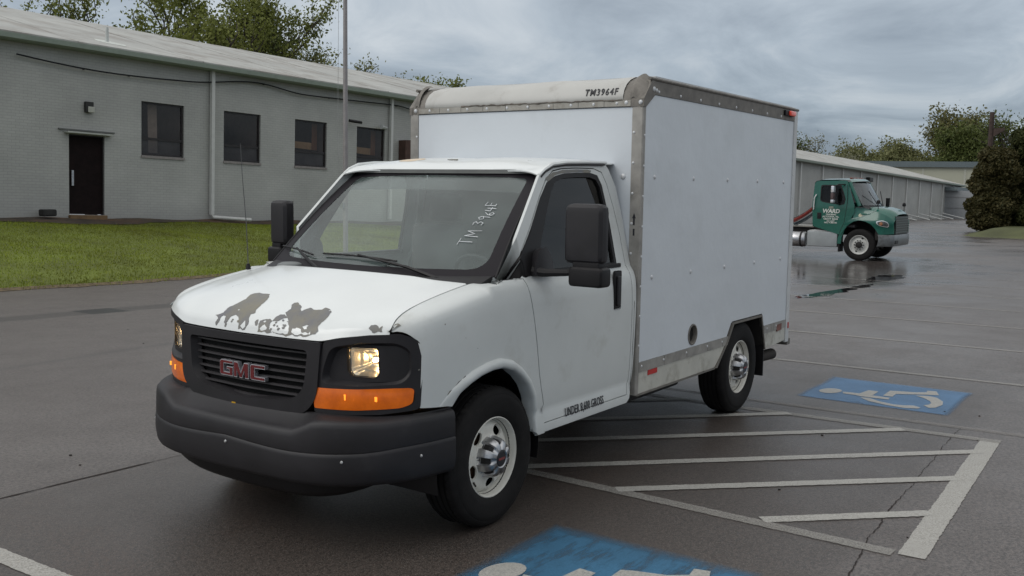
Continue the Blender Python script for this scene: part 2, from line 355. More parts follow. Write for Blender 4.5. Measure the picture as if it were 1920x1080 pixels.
# --- hood with its paint patches
hood_outline = rounded([(0.0, -.842), (0.0, .842), (.10, .826), (.30, .812), (.995, .806), (1.0, .78), (1.0, -.78), (.995, -.806), (.30, -.812), (.10, -.826)], [.0]*10)
hood_poly = [(0., y) for y in np.linspace(-.838, .838, 41)]+[(s, YCS) for s, YCS in ((.05, .832), (.1, .824), (.2, .814), (.3, .808), (.5, .806), (.75, .804), (.98, .803))]+[(1., y) for y in np.linspace(.79, -.79, 21)]+[(s, -YCS) for s, YCS in reversed(((.05, .832), (.1, .824), (.2, .814), (.3, .808), (.5, .806), (.75, .804), (.98, .803)))]
hd = panel('hood', hood_poly, [], .03, hood, WHITE, van, depth=.016, flip=True)
PEEL = {
'A': [(0.049, -0.266), (0.059, -0.237), (0.073, -0.216), (0.109, -0.213), (0.159, -0.181), (0.191, -0.166), (0.233, -0.152), (0.299, -0.168), (0.327, -0.154), (0.343, -0.126), (0.335, -0.084), (0.339, -0.036), (0.273, -0.003), (0.226, 0.009), (0.171, 0.012), (0.129, 0.01), (0.101, 0.023), (0.09, -0.0), (0.064, 0.004), (0.026, 0.024), (0.015, 0.018), (0.007, 0.013), (0.006, -0.039), (0.029, -0.051), (0.06, -0.081), (0.07, -0.109), (0.054, -0.135), (0.025, -0.144), (0.014, -0.151), (0.019, -0.167), (0.049, -0.175), (0.054, -0.2), (0.039, -0.212), (0.017, -0.209), (0.006, -0.225), (0.015, -0.237), (0.033, -0.227), (0.042, -0.243)],
'B': [(0.005, 0.106), (0.014, 0.108), (0.032, 0.095), (0.051, 0.095), (0.063, 0.121), (0.072, 0.152), (0.057, 0.175), (0.039, 0.171), (0.017, 0.179), (0.009, 0.201), (0.009, 0.23), (0.008, 0.263), (0.01, 0.313), (0.019, 0.313), (0.041, 0.302), (0.064, 0.281), (0.097, 0.253), (0.134, 0.216), (0.177, 0.227), (0.221, 0.202), (0.252, 0.201), (0.263, 0.217), (0.233, 0.255), (0.165, 0.304), (0.19, 0.316), (0.214, 0.332), (0.195, 0.367), (0.205, 0.408), (0.234, 0.414), (0.225, 0.442), (0.19, 0.476), (0.143, 0.484), (0.098, 0.482), (0.06, 0.473), (0.03, 0.489), (0.016, 0.48), (0.007, 0.429), (0.006, 0.376), (0.007, 0.327), (0.006, 0.259), (0.007, 0.193), (0.006, 0.133)],
'C': [(0.039, 0.063), (0.051, 0.065), (0.058, 0.077), (0.041, 0.085), (0.024, 0.09), (0.024, 0.077)],
'D': [(0.057, 0.175), (0.086, 0.179), (0.112, 0.194), (0.117, 0.224), (0.093, 0.256), (0.087, 0.237), (0.07, 0.222), (0.061, 0.209)],
'E': [(0.029, 0.742), (0.05, 0.745), (0.052, 0.765), (0.025, 0.788), (0.039, 0.793), (0.043, 0.795), (0.018, 0.801), (0.01, 0.807), (0.012, 0.788), (0.007, 0.777), (0.008, 0.768), (0.015, 0.76)],
}
def jag(poly, amp, n=3):
    o = []
    for i in range(len(poly)):
        a = np.array(poly[i]); b = np.array(poly[(i+1) % len(poly)]); o.append(tuple(a)); d = b-a; l = np.linalg.norm(d)
        if l < .012: continue
        q = np.array((-d[1], d[0]))
        for k in range(1, n):
            o.append(tuple(a+d*k/n+q*rng.uniform(-amp, amp)))
    return o
for k in 'ABCDE':
    holes = []
    if k == 'A': holes = [[(.11+.006*math.cos(t), -.115+.008*math.sin(t)) for t in np.linspace(0, 6.28, 7)[:-1]]]
    if k == 'B': holes = [[(.045+.014*math.cos(t), .405+.014*math.sin(t)*(1+.5*math.sin(3*t))) for t in np.linspace(0, 6.28, 9)[:-1]], [(.205+.006*math.cos(t), .456+.006*math.sin(t)) for t in np.linspace(0, 6.28, 7)[:-1]], [(.05+.007*math.cos(t), .128+.01*math.sin(t)) for t in np.linspace(0, 6.28, 7)[:-1]]]
    panel('bare_primer_patch', jag(PEEL[k], .07), holes, .03, hood, PRIMER, hd, depth=0, flip=True, off=.0012)
# flaking specks between the patches
for i in range(14):
    s0, y0 = rng.uniform(.008, .075), rng.uniform(.19, .285); r0 = rng.uniform(.003, .009)
    panel('bare_primer_patch', [(s0+r0*math.cos(t)*rng.uniform(.5, 1.2), y0+r0*1.2*math.sin(t)*rng.uniform(.5, 1.3)) for t in np.linspace(0, 6.28, 8)[:-1]], [], .03, hood, PRIMER, hd, depth=0, flip=True, off=.0012)
for i in range(4):
    s0, y0 = rng.uniform(.01, .05), rng.uniform(-.21, -.05); r0 = rng.uniform(.003, .009)
    panel('bare_primer_patch', [(s0+r0*math.cos(t)*rng.uniform(.5, 1.2), y0+r0*1.2*math.sin(t)*rng.uniform(.5, 1.3)) for t in np.linspace(0, 6.28, 8)[:-1]], [], .03, hood, PRIMER, hd, depth=0, flip=True, off=.0012)

# --- fender (outline in x and nominal height w)
arch_in = [(.395, .735), (.33, .80), (.25, .838), (.166, .862), (.07, .875), (-.03, .874), (-.13, .845), (-.21, .798), (-.28, .735), (-.33, .655), (-.355, .56), (-.362, .455)]
arch_out = [(.487, .752), (.41, .815), (.33, .862), (.23, .900), (.11, .925), (.0, .931), (-.12, .905), (-.21, .855), (-.30, .775), (-.36, .68), (-.383, .56), (-.385, .428)]
fen = [(.60, .757), (.600, .9), (.598, 1.06), (.615, 1.17), (.655, 1.245), (.700, 1.315), (.712, 1.419), (.64, 1.419), (.5, 1.419), (.3, 1.419), (.1, 1.419), (-.07, 1.419), (-.10, 1.34), (-.287, 1.335), (-.305, 1.23), (-.334, 1.10), (-.37, .94), (-.400, .79), (-.425, .70), (-.46, .60), (-.478, .50), (-.483, .425), (-.40, .425), (-.375, .455)]+[(x, z) for x, z in reversed(arch_in)]+[(.41, .74)]
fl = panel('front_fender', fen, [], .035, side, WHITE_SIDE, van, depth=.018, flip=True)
both(fl)
panel('bare_primer_patch', jag([(.712, 1.378), (.700, 1.405), (.678, 1.395), (.665, 1.33), (.69, 1.335), (.708, 1.33)], .1), [], .03, side, PRIMER, fl, depth=0, flip=True, off=.0012)
panel('bare_primer_patch', jag([(.434, .800), (.373, .838), (.30, .882), (.292, .872), (.364, .826), (.425, .79)], .12), [], .03, side, PRIMER, fl, depth=0, flip=True, off=.0015)
for (a, b, r0) in ((.61, .97, .006), (.45, 1.22, .005), (.30, 1.1, .003), (.2, 1.02, .003)):
    panel('bare_primer_patch', [(a+r0*math.cos(t)*rng.uniform(.6, 1.2), b+r0*math.sin(t)*rng.uniform(.6, 1.2)) for t in np.linspace(0, 6.28, 8)[:-1]], [], .03, side, PRIMER, fl, depth=0, flip=True, off=.0012)
# flared wheel-arch lip
def flare():
    V = []; F = []; n = 48
    ai = np.array(arch_in); ao = np.array(arch_out)
    def res(a, t):
        d = np.r_[0, np.cumsum(np.linalg.norm(np.diff(a, axis=0), axis=1))]; d /= d[-1]; return np.array((np.interp(t, d, a[:, 0]), np.interp(t, d, a[:, 1])))
    prof = [(1.06, -.006), (1.0, .004), (.85, .016), (.6, .022), (.3, .022), (.08, .016), (0., .002), (0., -.03), (.02, -.07)]
    for i in range(n+1):
        t = i/n; o = res(ao, t); a = res(ai, t); k = min(1, 6*t, 1)*1.
        for u, h in prof:
            p = a+(o-a)*u; q = side(float(p[0]), float(p[1])); V.append((q[0], q[1]+h*(k if h > 0 else 1), q[2]))
    m = len(prof)
    for i in range(n):
        for j in range(m-1): F.append((i*m+j, i*m+j+1, (i+1)*m+j+1, (i+1)*m+j))
    return obj('wheel_arch_flare', V, F, WHITE_SIDE, van, True, 60)
both(flare())

# --- door (lower skin and window frame in one pressing), cab side behind and above it
win_in = [(-.455, 1.372), (-.55, 1.55), (-.66, 1.715), (-.735, 1.82), (-.80, 1.882), (-.90, 1.906), (-1.05, 1.915), (-1.23, 1.918), (-1.305, 1.902), (-1.338, 1.855), (-1.358, 1.70), (-1.362, 1.50), (-1.362, 1.372)]
win_hole = [(-.215, 1.352), (-.340, 1.49), (-.458, 1.605), (-.612, 1.782), (-.712, 1.874), (-.82, 1.918), (-.92, 1.934), (-1.08, 1.942), (-1.25, 1.944), (-1.33, 1.930), (-1.368, 1.87), (-1.388, 1.70), (-1.392, 1.50), (-1.392, 1.352)]
door_out = [(-.472, .487), (-.468, .60), (-.433, .70), (-.408, .79), (-.378, .94), (-.342, 1.10), (-.313, 1.23), (-.294, 1.3385), (-.205, 1.345), (-.330, 1.490), (-.448, 1.608), (-.602, 1.785), (-.70, 1.885), (-.80, 1.946), (-.91, 1.962), (-1.08, 1.970), (-1.30, 1.972), (-1.395, 1.95), (-1.437, 1.88), (-1.478, 1.72), (-1.503, 1.54), (-1.508, 1.38), (-1.512, 1.2), (-1.512, .8), (-1.505, .55), (-1.495, .487)]
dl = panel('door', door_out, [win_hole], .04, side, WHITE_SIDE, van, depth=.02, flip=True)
dr = mirror_y(dl)
primer_poly = [(-.705, 1.905), (-.80, 1.953), (-.95, 1.968), (-1.15, 1.974), (-1.24, 1.976), (-1.275, 1.958), (-1.20, 1.946), (-1.0, 1.944), (-.86, 1.936), (-.775, 1.905), (-.735, 1.885)]
panel('bare_primer_patch', jag([(-.70, 1.903), (-.80, 1.9415), (-.91, 1.9575), (-1.08, 1.9655), (-1.22, 1.967), (-1.265, 1.962), (-1.25, 1.9475), (-1.08, 1.9465), (-.92, 1.9385), (-.815, 1.9225), (-.73, 1.878)], .02), [], .03, side, PRIMER, dl, depth=0, flip=True, off=.0014)
roof_edge = [(-.640, 1.918), (-.70, 1.955), (-.80, 1.985), (-.96, 2.0), (-1.3, 2.012), (-1.46, 2.014)]
cab_out = [(-.078, 1.342), (-.197, 1.342), (-.322, 1.492), (-.440, 1.612), (-.595, 1.790), (-.695, 1.892), (-.797, 1.953), (-.91, 1.969), (-1.08, 1.977), (-1.30, 1.979), (-1.40, 1.957), (-1.444, 1.883), (-1.485, 1.722), (-1.510, 1.542), (-1.515, 1.38), (-1.519, 1.2), (-1.519, .8), (-1.512, .55), (-1.502, .482), (-.476, .482), (-.477, .432), (-1.49, .430), (-1.530, .455), (-1.553, .52), (-1.566, .8), (-1.572, 1.1), (-1.578, 1.34), (-1.582, 1.65), (-1.56, 1.86), (-1.50, 1.975), (-1.46, 2.014)]+list(reversed(roof_edge[:-1]))
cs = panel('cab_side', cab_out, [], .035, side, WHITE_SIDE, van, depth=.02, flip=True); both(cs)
def seal(l, w):
    a = np.array(l); return a
# black weatherstrip around the window, with the sail corner
sealp = panel('window_seal', [(-.208, 1.347), (-.334, 1.490), (-.452, 1.607), (-.606, 1.784), (-.708, 1.878), (-.82, 1.920), (-.92, 1.936), (-1.08, 1.944), (-1.25, 1.946), (-1.332, 1.932), (-1.370, 1.87), (-1.390, 1.70), (-1.394, 1.50), (-1.394, 1.350)], [win_in], .03, side, PLASTIC_D, dl, depth=.02, flip=True, off=.003)
mirror_y(sealp, dr)
belt = MB().box((-.46, .924, 1.340), (-1.425, .946, 1.366), .006).build('belt_moulding', PLASTIC_D, dl, True); mirror_y(belt, dr)
gl = panel('side_window', [(p[0], p[1]) for p in win_in], [], .08, lambda a, b: (side(a, b)[0], side(a, b)[1]-.012, side(a, b)[2]), GLASS_D, dl, depth=0, flip=True); gr_ = mirror_y(gl, dr); gr_.data.materials[0] = GLASS_C
# mirror sail: black triangle in the front window corner
sail = panel('mirror_sail', [(-.200, 1.346), (-.330, 1.490), (-.455, 1.605), (-.50, 1.53), (-.53, 1.45), (-.60, 1.349)], [], .03, side, PLASTIC_D, dl, depth=.02, flip=True, off=.007); mirror_y(sail, dr)
bl = panel('mirror_base', rounded([(-.36, 1.352), (-.415, 1.49), (-.50, 1.515), (-.565, 1.46), (-.58, 1.352)], [.02, .06, .05, .06, .02]), [], .025, lambda a, b: (side(a, b)[0], side(a, b)[1]+.03+.03*math.sin(math.pi*min(max((a+.6)/.26, 0), 1)), side(a, b)[2]), PLASTIC, dl, depth=.07, flip=True); mirror_y(bl, dr)
# door handle
h1 = MB().box((-1.262, .975, 1.075), (-1.352, .992, 1.325), .016).build('door_handle', PLASTIC_D, dl, True)
h2 = MB().box((-1.283, .990, 1.10), (-1.331, 1.006, 1.29), .010).build('handle_grip', PLASTIC, dl, True); mirror_y(h1, dr); mirror_y(h2, dr)
# rust weep and panel seam behind the door
MB().tube([side(-1.545, z)[:1]+(side(-1.545, z)[1]+.001, z) for z in (.5, .8, 1.1, 1.34)], .0016, 4).build('panel_seam', CHASSIS, cs)
text('lettering', 'UNDER 8,600 GROSS', .074, BLACKINK, frame((-.706, .9795, .480), (-1, 0, .003), (0, -.10, 1)), dl, sx=.66, bold=.0003, spacing=1.06)
# rocker and running line
MB().box((-.45, -.93, .425), (-1.53, .93, .45), .008).build('rocker_panel', WHITE_SIDE, van, True)

# --- roof
RZ = spl([-1.6, -1.1, -.95, -.85, -.79, -.755, -.735], [2.042, 2.034, 2.022, 2.004, 1.982, 1.962, 1.945])
RE = spl([-1.6, -1.3, -.96, -.80, -.70, -.64], [2.014, 2.010, 1.998, 1.983, 1.953, 1.916])
def roof(x, y):
    a = min(abs(y)/.79, 1.); zc, ze = RZ(x), RE(x); return (x, y, zc-(zc-ze)*(a**2.6)+.012*math.sin(math.pi*a)*sstep(-.8, -1., x))
rfront = [(-.746+.10*(abs(y)/.79)**3.2, y) for y in np.linspace(-.783, .783, 31)]
rf = panel('roof', [(-1.585, -.783), (-1.3, -.787)]+[(-.9, -.787)]+rfront+[(-.9, .787), (-1.3, .787), (-1.585, .783)], [], .05, roof, WHITE, van, depth=.008)
gut = MB().tube([(-.655, .795, 1.922), (-.71, .796, 1.956), (-.80, .792, 1.988), (-.96, .790, 2.004), (-1.2, .788, 2.012), (-1.475, .786, 2.018)], [.009, .011, .013, .013, .013, .010], 6).build('drip_rail', WHITE, van, True); both(gut)
g2 = MB().tube([(-.655, .806, 1.910), (-.71, .804, 1.943), (-.80, .800, 1.974), (-.96, .798, 1.990), (-1.2, .797, 1.998), (-1.44, .796, 2.003)], .006, 5).build('rail_shadow_gap', PLASTIC_D, van); both(g2)
panel('rust_stain', [(-.93+.06*math.cos(t), -.42+.11*math.sin(t)) for t in np.linspace(0, 6.28, 14)[:-1]], [], .04, roof, mat('rusty_paint', (.55, .40, .24), .6, noise=.2, nscale=15, col2=(.62, .60, .55)), rf, depth=0, off=.001)
mk = MB()
for i in range(5): mk.tube([roof(-.93+.012*math.cos(t+i), -.07+.045*math.sin(t*1.3+i))[:2]+(roof(-.93, -.07)[2]+.002,) for t in np.linspace(0, 4, 9)], .0025, 4)
mk.build('chipped_scratches', PRIMER, rf)

# --- windscreen
def wsc(u, v):
    hw = .885+(.757-.885)*v; y = u*hw; b = abs(u)
    x0, z0 = .075-.165*b**2.0, 1.318+.020*b*b; x1, z1 = -.768+.040*b*b, 1.950-.026*b*b
    bow = .018*math.sin(math.pi*v); return (x0+(x1-x0)*v+bow*.67, y, z0+(z1-z0)*v+bow*.74)
wtop = .997
wo = rounded([(-1., .0), (1., .0), (1., wtop), (-1., wtop)], [.09, .09, .05, .05], 5)
wi = rounded([(-.915, .085), (.915, .085), (.905, .945), (-.905, .945)], [.13, .13, .06, .06], 6)
ws = panel('windscreen', wo, [], .05, wsc, GLASS_W, van, depth=0, flip=False)
panel('windscreen_frit', wo, [wi], .04, wsc, FRIT, ws, depth=.004, off=.002)
SHADE = glass_mat('sun_shade_band', (.28, .30, .32), .0, (.1, .1, .1), 1.3)
panel('shade_band', [(-.905, .80), (.905, .80), (.905, .945), (-.905, .945)], [], .06, wsc, SHADE, ws, depth=0, off=-.007)
sr = MB().tube([wsc(float(u), .999) for u in np.linspace(-1, 1, 30)], .007, 6).build('windscreen_trim', PLASTIC_D, ws, True)
for s_ in (-1, 1): MB().tube([wsc(s_*.999, float(v)) for v in np.linspace(.02, .99, 16)], .0075, 6).build('windscreen_trim', PLASTIC_D, ws, True)
# marker writing: strokes in a unit box per character (x along the writing, y up), written up the glass
GLY = {'T': [[(0, 1), (.9, 1)], [(.45, 1), (.4, 0)]], 'M': [[(0, 0), (.1, 1), (.45, .35), (.8, 1), (.9, 0)]], ' ': [],
       '3': [[(0, .95), (.35, 1), (.5, .8), (.2, .55), (.5, .35), (.3, 0), (0, .1)]], '9': [[(.5, .8), (.3, 1), (.05, .8), (.2, .5), (.5, .65), (.5, .8), (.42, 0)]],
       '6': [[(.45, 1), (.1, .6), (.05, .2), (.3, 0), (.5, .25), (.3, .5), (.08, .35)]], '4': [[(.1, 1), (.02, .45), (.6, .45)], [(.45, .9), (.42, 0)]],
       'F': [[(.05, 0), (.05, 1), (.6, .95)], [(.05, .5), (.5, .52)], [(.0, .05), (.35, .02)]]}
mw = MB(); pos = 0.
for ch, adv, szk in (('T', 1.05, 1.15), ('M', 1.25, 1.2), ('3', .72, .85), ('9', .62, 1.), ('6', .62, .85), ('4', .74, .9), ('F', .8, 1.)):
    if ch == '3': pos += .30
    for st in GLY[ch]:
        ql = []
        for k in range(len(st)-1):
            for j in range(4): ql.append(np.array(st[k])*(1-j/4)+np.array(st[k+1])*j/4)
        ql.append(np.array(st[-1]))
        P3 = []
        for q in ql:
            a = (pos+q[0]*.9)*.058; b = q[1]*szk*.075      # along the glass upward, and towards the centre
            v = .285+a/.86; y = .625-b+.015*math.sin(pos*2)-.01*pos*0
            hw = .885+(.757-.885)*v; p = wsc(y/hw, v); P3.append((p[0]+.004, p[1], p[2]+.004))
        mw.tube(P3, .0018, 4)
    pos += adv
mw.build('marker_writing', MARKER, ws)
# --- cowl and wipers
def cowlf(y, t):
    a = abs(y); x0 = .30-.34*a*a; z0 = 1.345-.050*a*a-.012; p = wsc(max(-1, min(1, y/.885)), .03)
    x = x0+(p[0]+.004-x0)*t; z = z0+(p[2]+.002-z0)*t-.0*math.sin(math.pi*t); return (x, y, z)
panel('cowl', [(-.84, 0), (.84, 0), (.86, 1.02), (-.86, 1.02)], [], .06, cowlf, PLASTIC_D, van, depth=.02)
rb = MB()
for i in range(34):
    y = -.08+i*.0155; q = [cowlf(y+.02*t, t) for t in (.18, .5, .86)]
    rb.tube([(p[0], p[1], p[2]+.003) for p in q], .0042, 5)
rb.build('cowl_grille', PLASTIC_D, van)
ck = MB().lathe([(0, .03), (.05, .028), (.075, .018), (.085, 0)], (.02, -.60, 1.335), 'z', 24).build('cowl_cap', mat('grey_cowl_cap', (.16, .17, .17), .5), van, True)
def wiper(pivot, mid, tips, name='wiper'):
    w = MB(); a, b = tips; c = (np.array(a)+np.array(b))/2
    w.tube([pivot, mid, tuple(c+np.array((.012, 0, .02)))], [.011, .009, .006], 6)
    w.lathe([(0, .03), (.018, .028), (.022, 0)], (pivot[0], pivot[1], pivot[2]-.02), 'z', 12)
    wp = w.build(name, PLASTIC_D, van, True)
    bl = MB(); ab = [tuple(np.array(a)+(np.array(b)-np.array(a))*t+np.array((.010, 0, .012))*(1-abs(2*t-1)**2*.6)) for t in np.linspace(0, 1, 7)]
    bl.tube(ab, .006, 5); bl.build('wiper_blade', PLASTIC_D, wp); return wp
def gpt(y, v, off=.012): 
    hw = .885+(.757-.885)*v; p = wsc(y/hw, v); return (p[0]+off*.67, p[1], p[2]+off*.74)
wiper((.015, .565, 1.335), gpt(.35, .065, .03), (gpt(-.38, .135), gpt(.24, .118)))
wiper((.06, -.33, 1.345), gpt(-.5, .075, .03), (gpt(-.93*.93, .15), gpt(-.47, .115)))

# --- front end: grille, lamp bezels, bumper
def front(off=0.): return lambda y, z: (xf(y)+off, y, z)
g_out = rounded([(-.538, 1.072), (-.535, .78), (-.43, .705), (-.2, .680), (.2, .676), (.43, .705), (.505, .79), (.532, 1.074), (.2, 1.074), (-.2, 1.071)], [.02, .08, .06, .02, .02, .06, .08, .02, 0, 0])
g_in = rounded([(-.445, 1.026), (-.430, .84), (-.36, .775), (0, .742), (.36, .765), (.43, .84), (.455, 1.030), (0, 1.034)], [.03, .04, .05, 0, .05, .04, .03, 0], 5)
gr = panel('grille', g_out, [g_in], .03, front(.018), PLASTIC, van, depth=.05)
g_in2 = [(a*.93, .892+(b-.892)*.93) for a, b in g_in]
# inner sloping lip of the opening
V = []; F = []
for (a, b), (c, d) in zip(g_in, g_in2): V += [(xf(a)+.018, a, b), (xf(c)-.035, c, d)]
n = len(g_in)
for i in range(n): j = (i+1) % n; F.append((2*i, 2*j, 2*j+1, 2*i+1))
obj('grille_lip', V, F, PLASTIC, gr, True, 60)
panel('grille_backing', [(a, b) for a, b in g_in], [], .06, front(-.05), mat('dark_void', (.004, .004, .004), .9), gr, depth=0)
for i in range(8):
    z = 1.012-i*.0365; hw = .424 if z > .85 else (.405 if z > .80 else .36); m_ = MB()
    ys = np.linspace(-hw, hw, 17); V = []; F = []
    pr = [(-.045, -.008), (-.014, .004), (-.003, .001), (-.003, -.007), (-.045, -.016)]
    for y in ys:
        for o_, h in pr: V.append((xf(y)+o_-.012, y, z+h))
    k = len(pr)
    for a in range(len(ys)-1):
        for b in range(k): F.append((a*k+b, a*k+(b+1) % k, (a+1)*k+(b+1) % k, (a+1)*k+b))
    obj('grille_slat', V, F, SLAT, gr)
# emblem letters
def inset(poly, d):
    P = [np.array(p, float) for p in poly]; o = []; n = len(P)
    ar = sum(P[i][0]*P[(i+1) % n][1]-P[(i+1) % n][0]*P[i][1] for i in range(n)); s = 1 if ar > 0 else -1
    for i in range(n):
        a, b, c = P[i-1], P[i], P[(i+1) % n]; e1 = (b-a)/np.linalg.norm(b-a); e2 = (c-b)/np.linalg.norm(c-b)
        n1 = np.array((-e1[1], e1[0]))*s; n2 = np.array((-e2[1], e2[0]))*s; m = n1+n2; l = m@m
        o.append(tuple(b+m*2*d/max(l, .7)*1.) if l > .7 else tuple(b+n1*d))
    return o
Gp = [(.10, .0), (1.0, .0), (1.0, .60), (.52, .60), (.52, .40), (.74, .40), (.74, .24), (.30, .24), (.30, .76), (1.0, .76), (1.0, 1.), (.10, 1.), (0, .88), (0, .12)]
Mp = [(0, 0), (.24, 0), (.24, .58), (.44, 0), (.62, 0), (.82, .58), (.82, 0), (1.06, 0), (1.06, 1.), (.76, 1.), (.53, .36), (.30, 1.), (0, 1.)]
Cp = [(.10, 0), (.98, 0), (.98, .25), (.30, .25), (.30, .75), (.98, .75), (.98, 1.), (.10, 1.), (0, .88), (0, .12)]
LW, LH = .108, .082
def letter(poly, y0):
    sc_ = lambda p: (y0+p[0]*LW, .840+p[1]*LH)
    P_ = [sc_(p) for p in poly]; Q_ = inset(P_, .0045)
    e_ = MB().prism(P_, lambda p: (xf(p[0])+.012, p[0], p[1]), lambda p: (xf(p[0])-.012, p[0], p[1])).build('emblem_letter', CHROME_E, gr)
    MB().prism(Q_, lambda p: (xf(p[0])+.0145, p[0], p[1]), lambda p: (xf(p[0])+.0125, p[0], p[1])).build('emblem_face', RED_E, gr)
for pl_, y0 in ((Gp, -.180), (Mp, -.064), (Cp, .062)): letter(pl_, y0)
MB().box((.914, -.075, .700), (.9225, -.045, .708)).build('emblem_sticker', mat('yellow_sticker', (.55, .30, .01), .5), gr)

def bez_m(y, z): return (xf(y)+.006, y, z)
bz_out = rounded([(.540, 1.076), (.500, .90), (.482, .722), (.66, .722), (.80, .730), (.938, .752), (.944, .95), (.936, 1.10), (.88, 1.128), (.76, 1.122), (.63, 1.104)], [.01, .0, .02, 0, 0, .02, 0, .03, .02, 0, 0])
bz_in = rounded([(.575, 1.052), (.535, .94), (.525, .872), (.70, .866), (.885, .882), (.915, .93), (.912, 1.05), (.87, 1.085), (.72, 1.083)], [.04, .03, .05, 0, .04, .04, .05, .03, .0], 4)
bz_turn = rounded([(.492, .848), (.487, .745), (.70, .748), (.88, .764), (.922, .782), (.924, .862), (.86, .862), (.70, .853)], [.01, .01, 0, .01, .02, .02, 0, 0])
bz = panel('headlight_bezel', bz_out, [bz_in, bz_turn], .022, bez_m, PLASTIC, van, depth=.03)
def lx(y): return .775-.374*(y-.634)
def floor(y, z=0): return min(xf(y)-.016, lx(y)+.016)
V = []; F = []
k_ = [(a+(.70-a)*.07, .975+(b-.975)*.86) for a, b in bz_in]
for (a, b), (c, d) in zip(bz_in, k_): V += [(xf(a)+.006, a, b), (floor(c), c, d)]
n = len(bz_in)
for i in range(n): j = (i+1) % n; F.append((2*i, 2*j, 2*j+1, 2*i+1))
w_ = obj('bezel_wall', V, F, PLASTIC, bz, True, 50)
lampo = rounded([(.634, 1.052), (.638, .935), (.656, .912), (.770, .910), (.784, .93), (.780, 1.050)], [.02, .02, .01, .02, .02, .02], 4)
lamph = [( .708+(a-.708)*1.06, .982+(b-.982)*1.06) for a, b in lampo]
fl_ = panel('bezel_floor', k_, [lamph], .025, lambda y, z: (floor(y), y, z), PLASTIC, bz, depth=.02)
# the lamp itself: bezel ring, reflector bowl with facets, bulb, cover
ring = MB(); V = []; F = []
for (a, b), (c, d) in zip(lamph, lampo): V += [(floor(a), a, b), (lx(a)+.020, .708+(a-.708)*.99, .982+(b-.982)*.99), (lx(c)+.004, c, d)]
n = len(lampo)
for i in range(n):
    j = (i+1) % n; F += [(3*i, 3*j, 3*j+1, 3*i+1), (3*i+1, 3*j+1, 3*j+2, 3*i+2)]
hlp = obj('headlight', V, F, PLASTIC_D, bz, True, 50)
V = []; F = []; nr, m_ = 7, len(lampo)
for r_ in range(nr+1):
    t = r_/nr
    for (a, b) in lampo:
        jit = .010*math.sin(a*160+r_*2.1)*math.sin(b*140+r_*1.3)*(t > .1)
        V.append((lx(.708+(a-.708)*t)-.004-.075*(1-t**1.6)+jit*(t < .98), .708+(a-.708)*t, .982+(b-.982)*t))
for r_ in range(nr):
    for i in range(m_): F.append((r_*m_+i, r_*m_+(i+1) % m_, (r_+1)*m_+(i+1) % m_, (r_+1)*m_+i))
refl = obj('reflector', V, F, REFLECT, bz)
blb = MB().lathe([(0, .012), (.009, .008), (.012, -.004), (.009, -.016), (.006, -.04)], (lx(.74)-.030, .735, .988), 'x', 12).build('bulb', BULB, bz)
cov = MB().prism(lampo, lambda p: (lx(p[0])+.010-.3*((p[0]-.708)**2+(p[1]-.982)**2), p[0], p[1]), lambda p: (lx(p[0])+.006-.3*((p[0]-.708)**2+(p[1]-.982)**2), p[0], p[1])).build('lamp_cover', GLASS_C, bz)
tl = panel('turn_signal', bz_turn, [], .02, lambda y, z: (xf(y)+.008+.006*math.sin(math.pi*min(max((z-.745)/.11, 0), 1)), y, z), ORANGE, bz, depth=.02)
tb = MB().box((xf(.655)+.0135, .645, .798), (xf(.655)+.0155, .660, .826), .002).build('lit_bulb_glow', ORANGE_HOT, bz); tb2 = MB().box((xf(.79)+.0125, .782, .796), (xf(.79)+.0165, .800, .820), .002).build('lit_bulb_glow', ORANGE_HOT, bz)
rb_ = empty('headlight_bezel_side')  # twin
bz2 = mirror_y(bz, van)
for o in (w_, fl_, hlp, refl, blb, cov, tl, tb, tb2): mirror_y(o, bz2)
bpy.data.objects.remove(rb_)

BX = spl([0, .4, .6, .75, .85, .92, .965, .985, .992], [1.030, 1.012, .968, .893, .800, .700, .580, .46, .392])
def bump_path():
    pts = []
    for y in list(np.linspace(0, .85, 16))+[.88, .91, .935, .955, .97, .98, .986, .990, .992]:
        pts.append((BX(y), float(y)))
    return [(x, -y) for x, y in reversed(pts[1:])]+pts
def bumper():
    path = bump_path(); V = []; F = []; m = None
    for i, (x, y) in enumerate(path):
        a = np.array(path[max(i-1, 0)]); b = np.array(path[min(i+1, len(path)-1)]); d = (b-a)/np.linalg.norm(b-a); nrm = np.array((d[1], -d[0]))
        if nrm[0] < 0 and abs(y) < .9: nrm = -nrm
        nrm = np.array((abs(nrm[0]), abs(nrm[1])*np.sign(y) if y else 0.))
        ay = abs(y); zt = .645+.058*sstep(.44, .60, ay)+.010*sstep(.85, .97, ay); zc = .566-.020*math.sin(math.pi*min(ay/.9, 1))+.018*sstep(.8, .98, ay); zb = .388+.015*sstep(.6, .98, ay)+.0
        inn = .125*(1-.55*sstep(.8, .98, ay))
        prof = [(-inn, .722), (-inn*.55, zt+.018), (-.030, zt+.010), (-.012, zt+.003), (-.003, zt-.008), (.002, zt-.03), (.005, zc+.010), (.003, zc+.003), (.002, zc), (.007, zc-.005), (.009, zc-.02), (.010, .48), (.002, zb+.025), (-.008, zb+.006), (-.03, zb-.006), (-.14*(1-.6*sstep(.8, .98, ay)), zb-.01)]
        m = len(prof)
        for o, z in prof: V.append((x+nrm[0]*o, y+nrm[1]*o, z))
    for i in range(len(path)-1):
        for j in range(m-1): F.append((i*m+j, (i+1)*m+j, (i+1)*m+j+1, i*m+j+1))
    e0 = len(V)
    F.append(tuple(range(m))); F.append(tuple((len(path)-1)*m+j for j in reversed(range(m))))
    return obj('front_bumper', V, F, PLASTIC, van, True, 60)
bp_ = bumper()
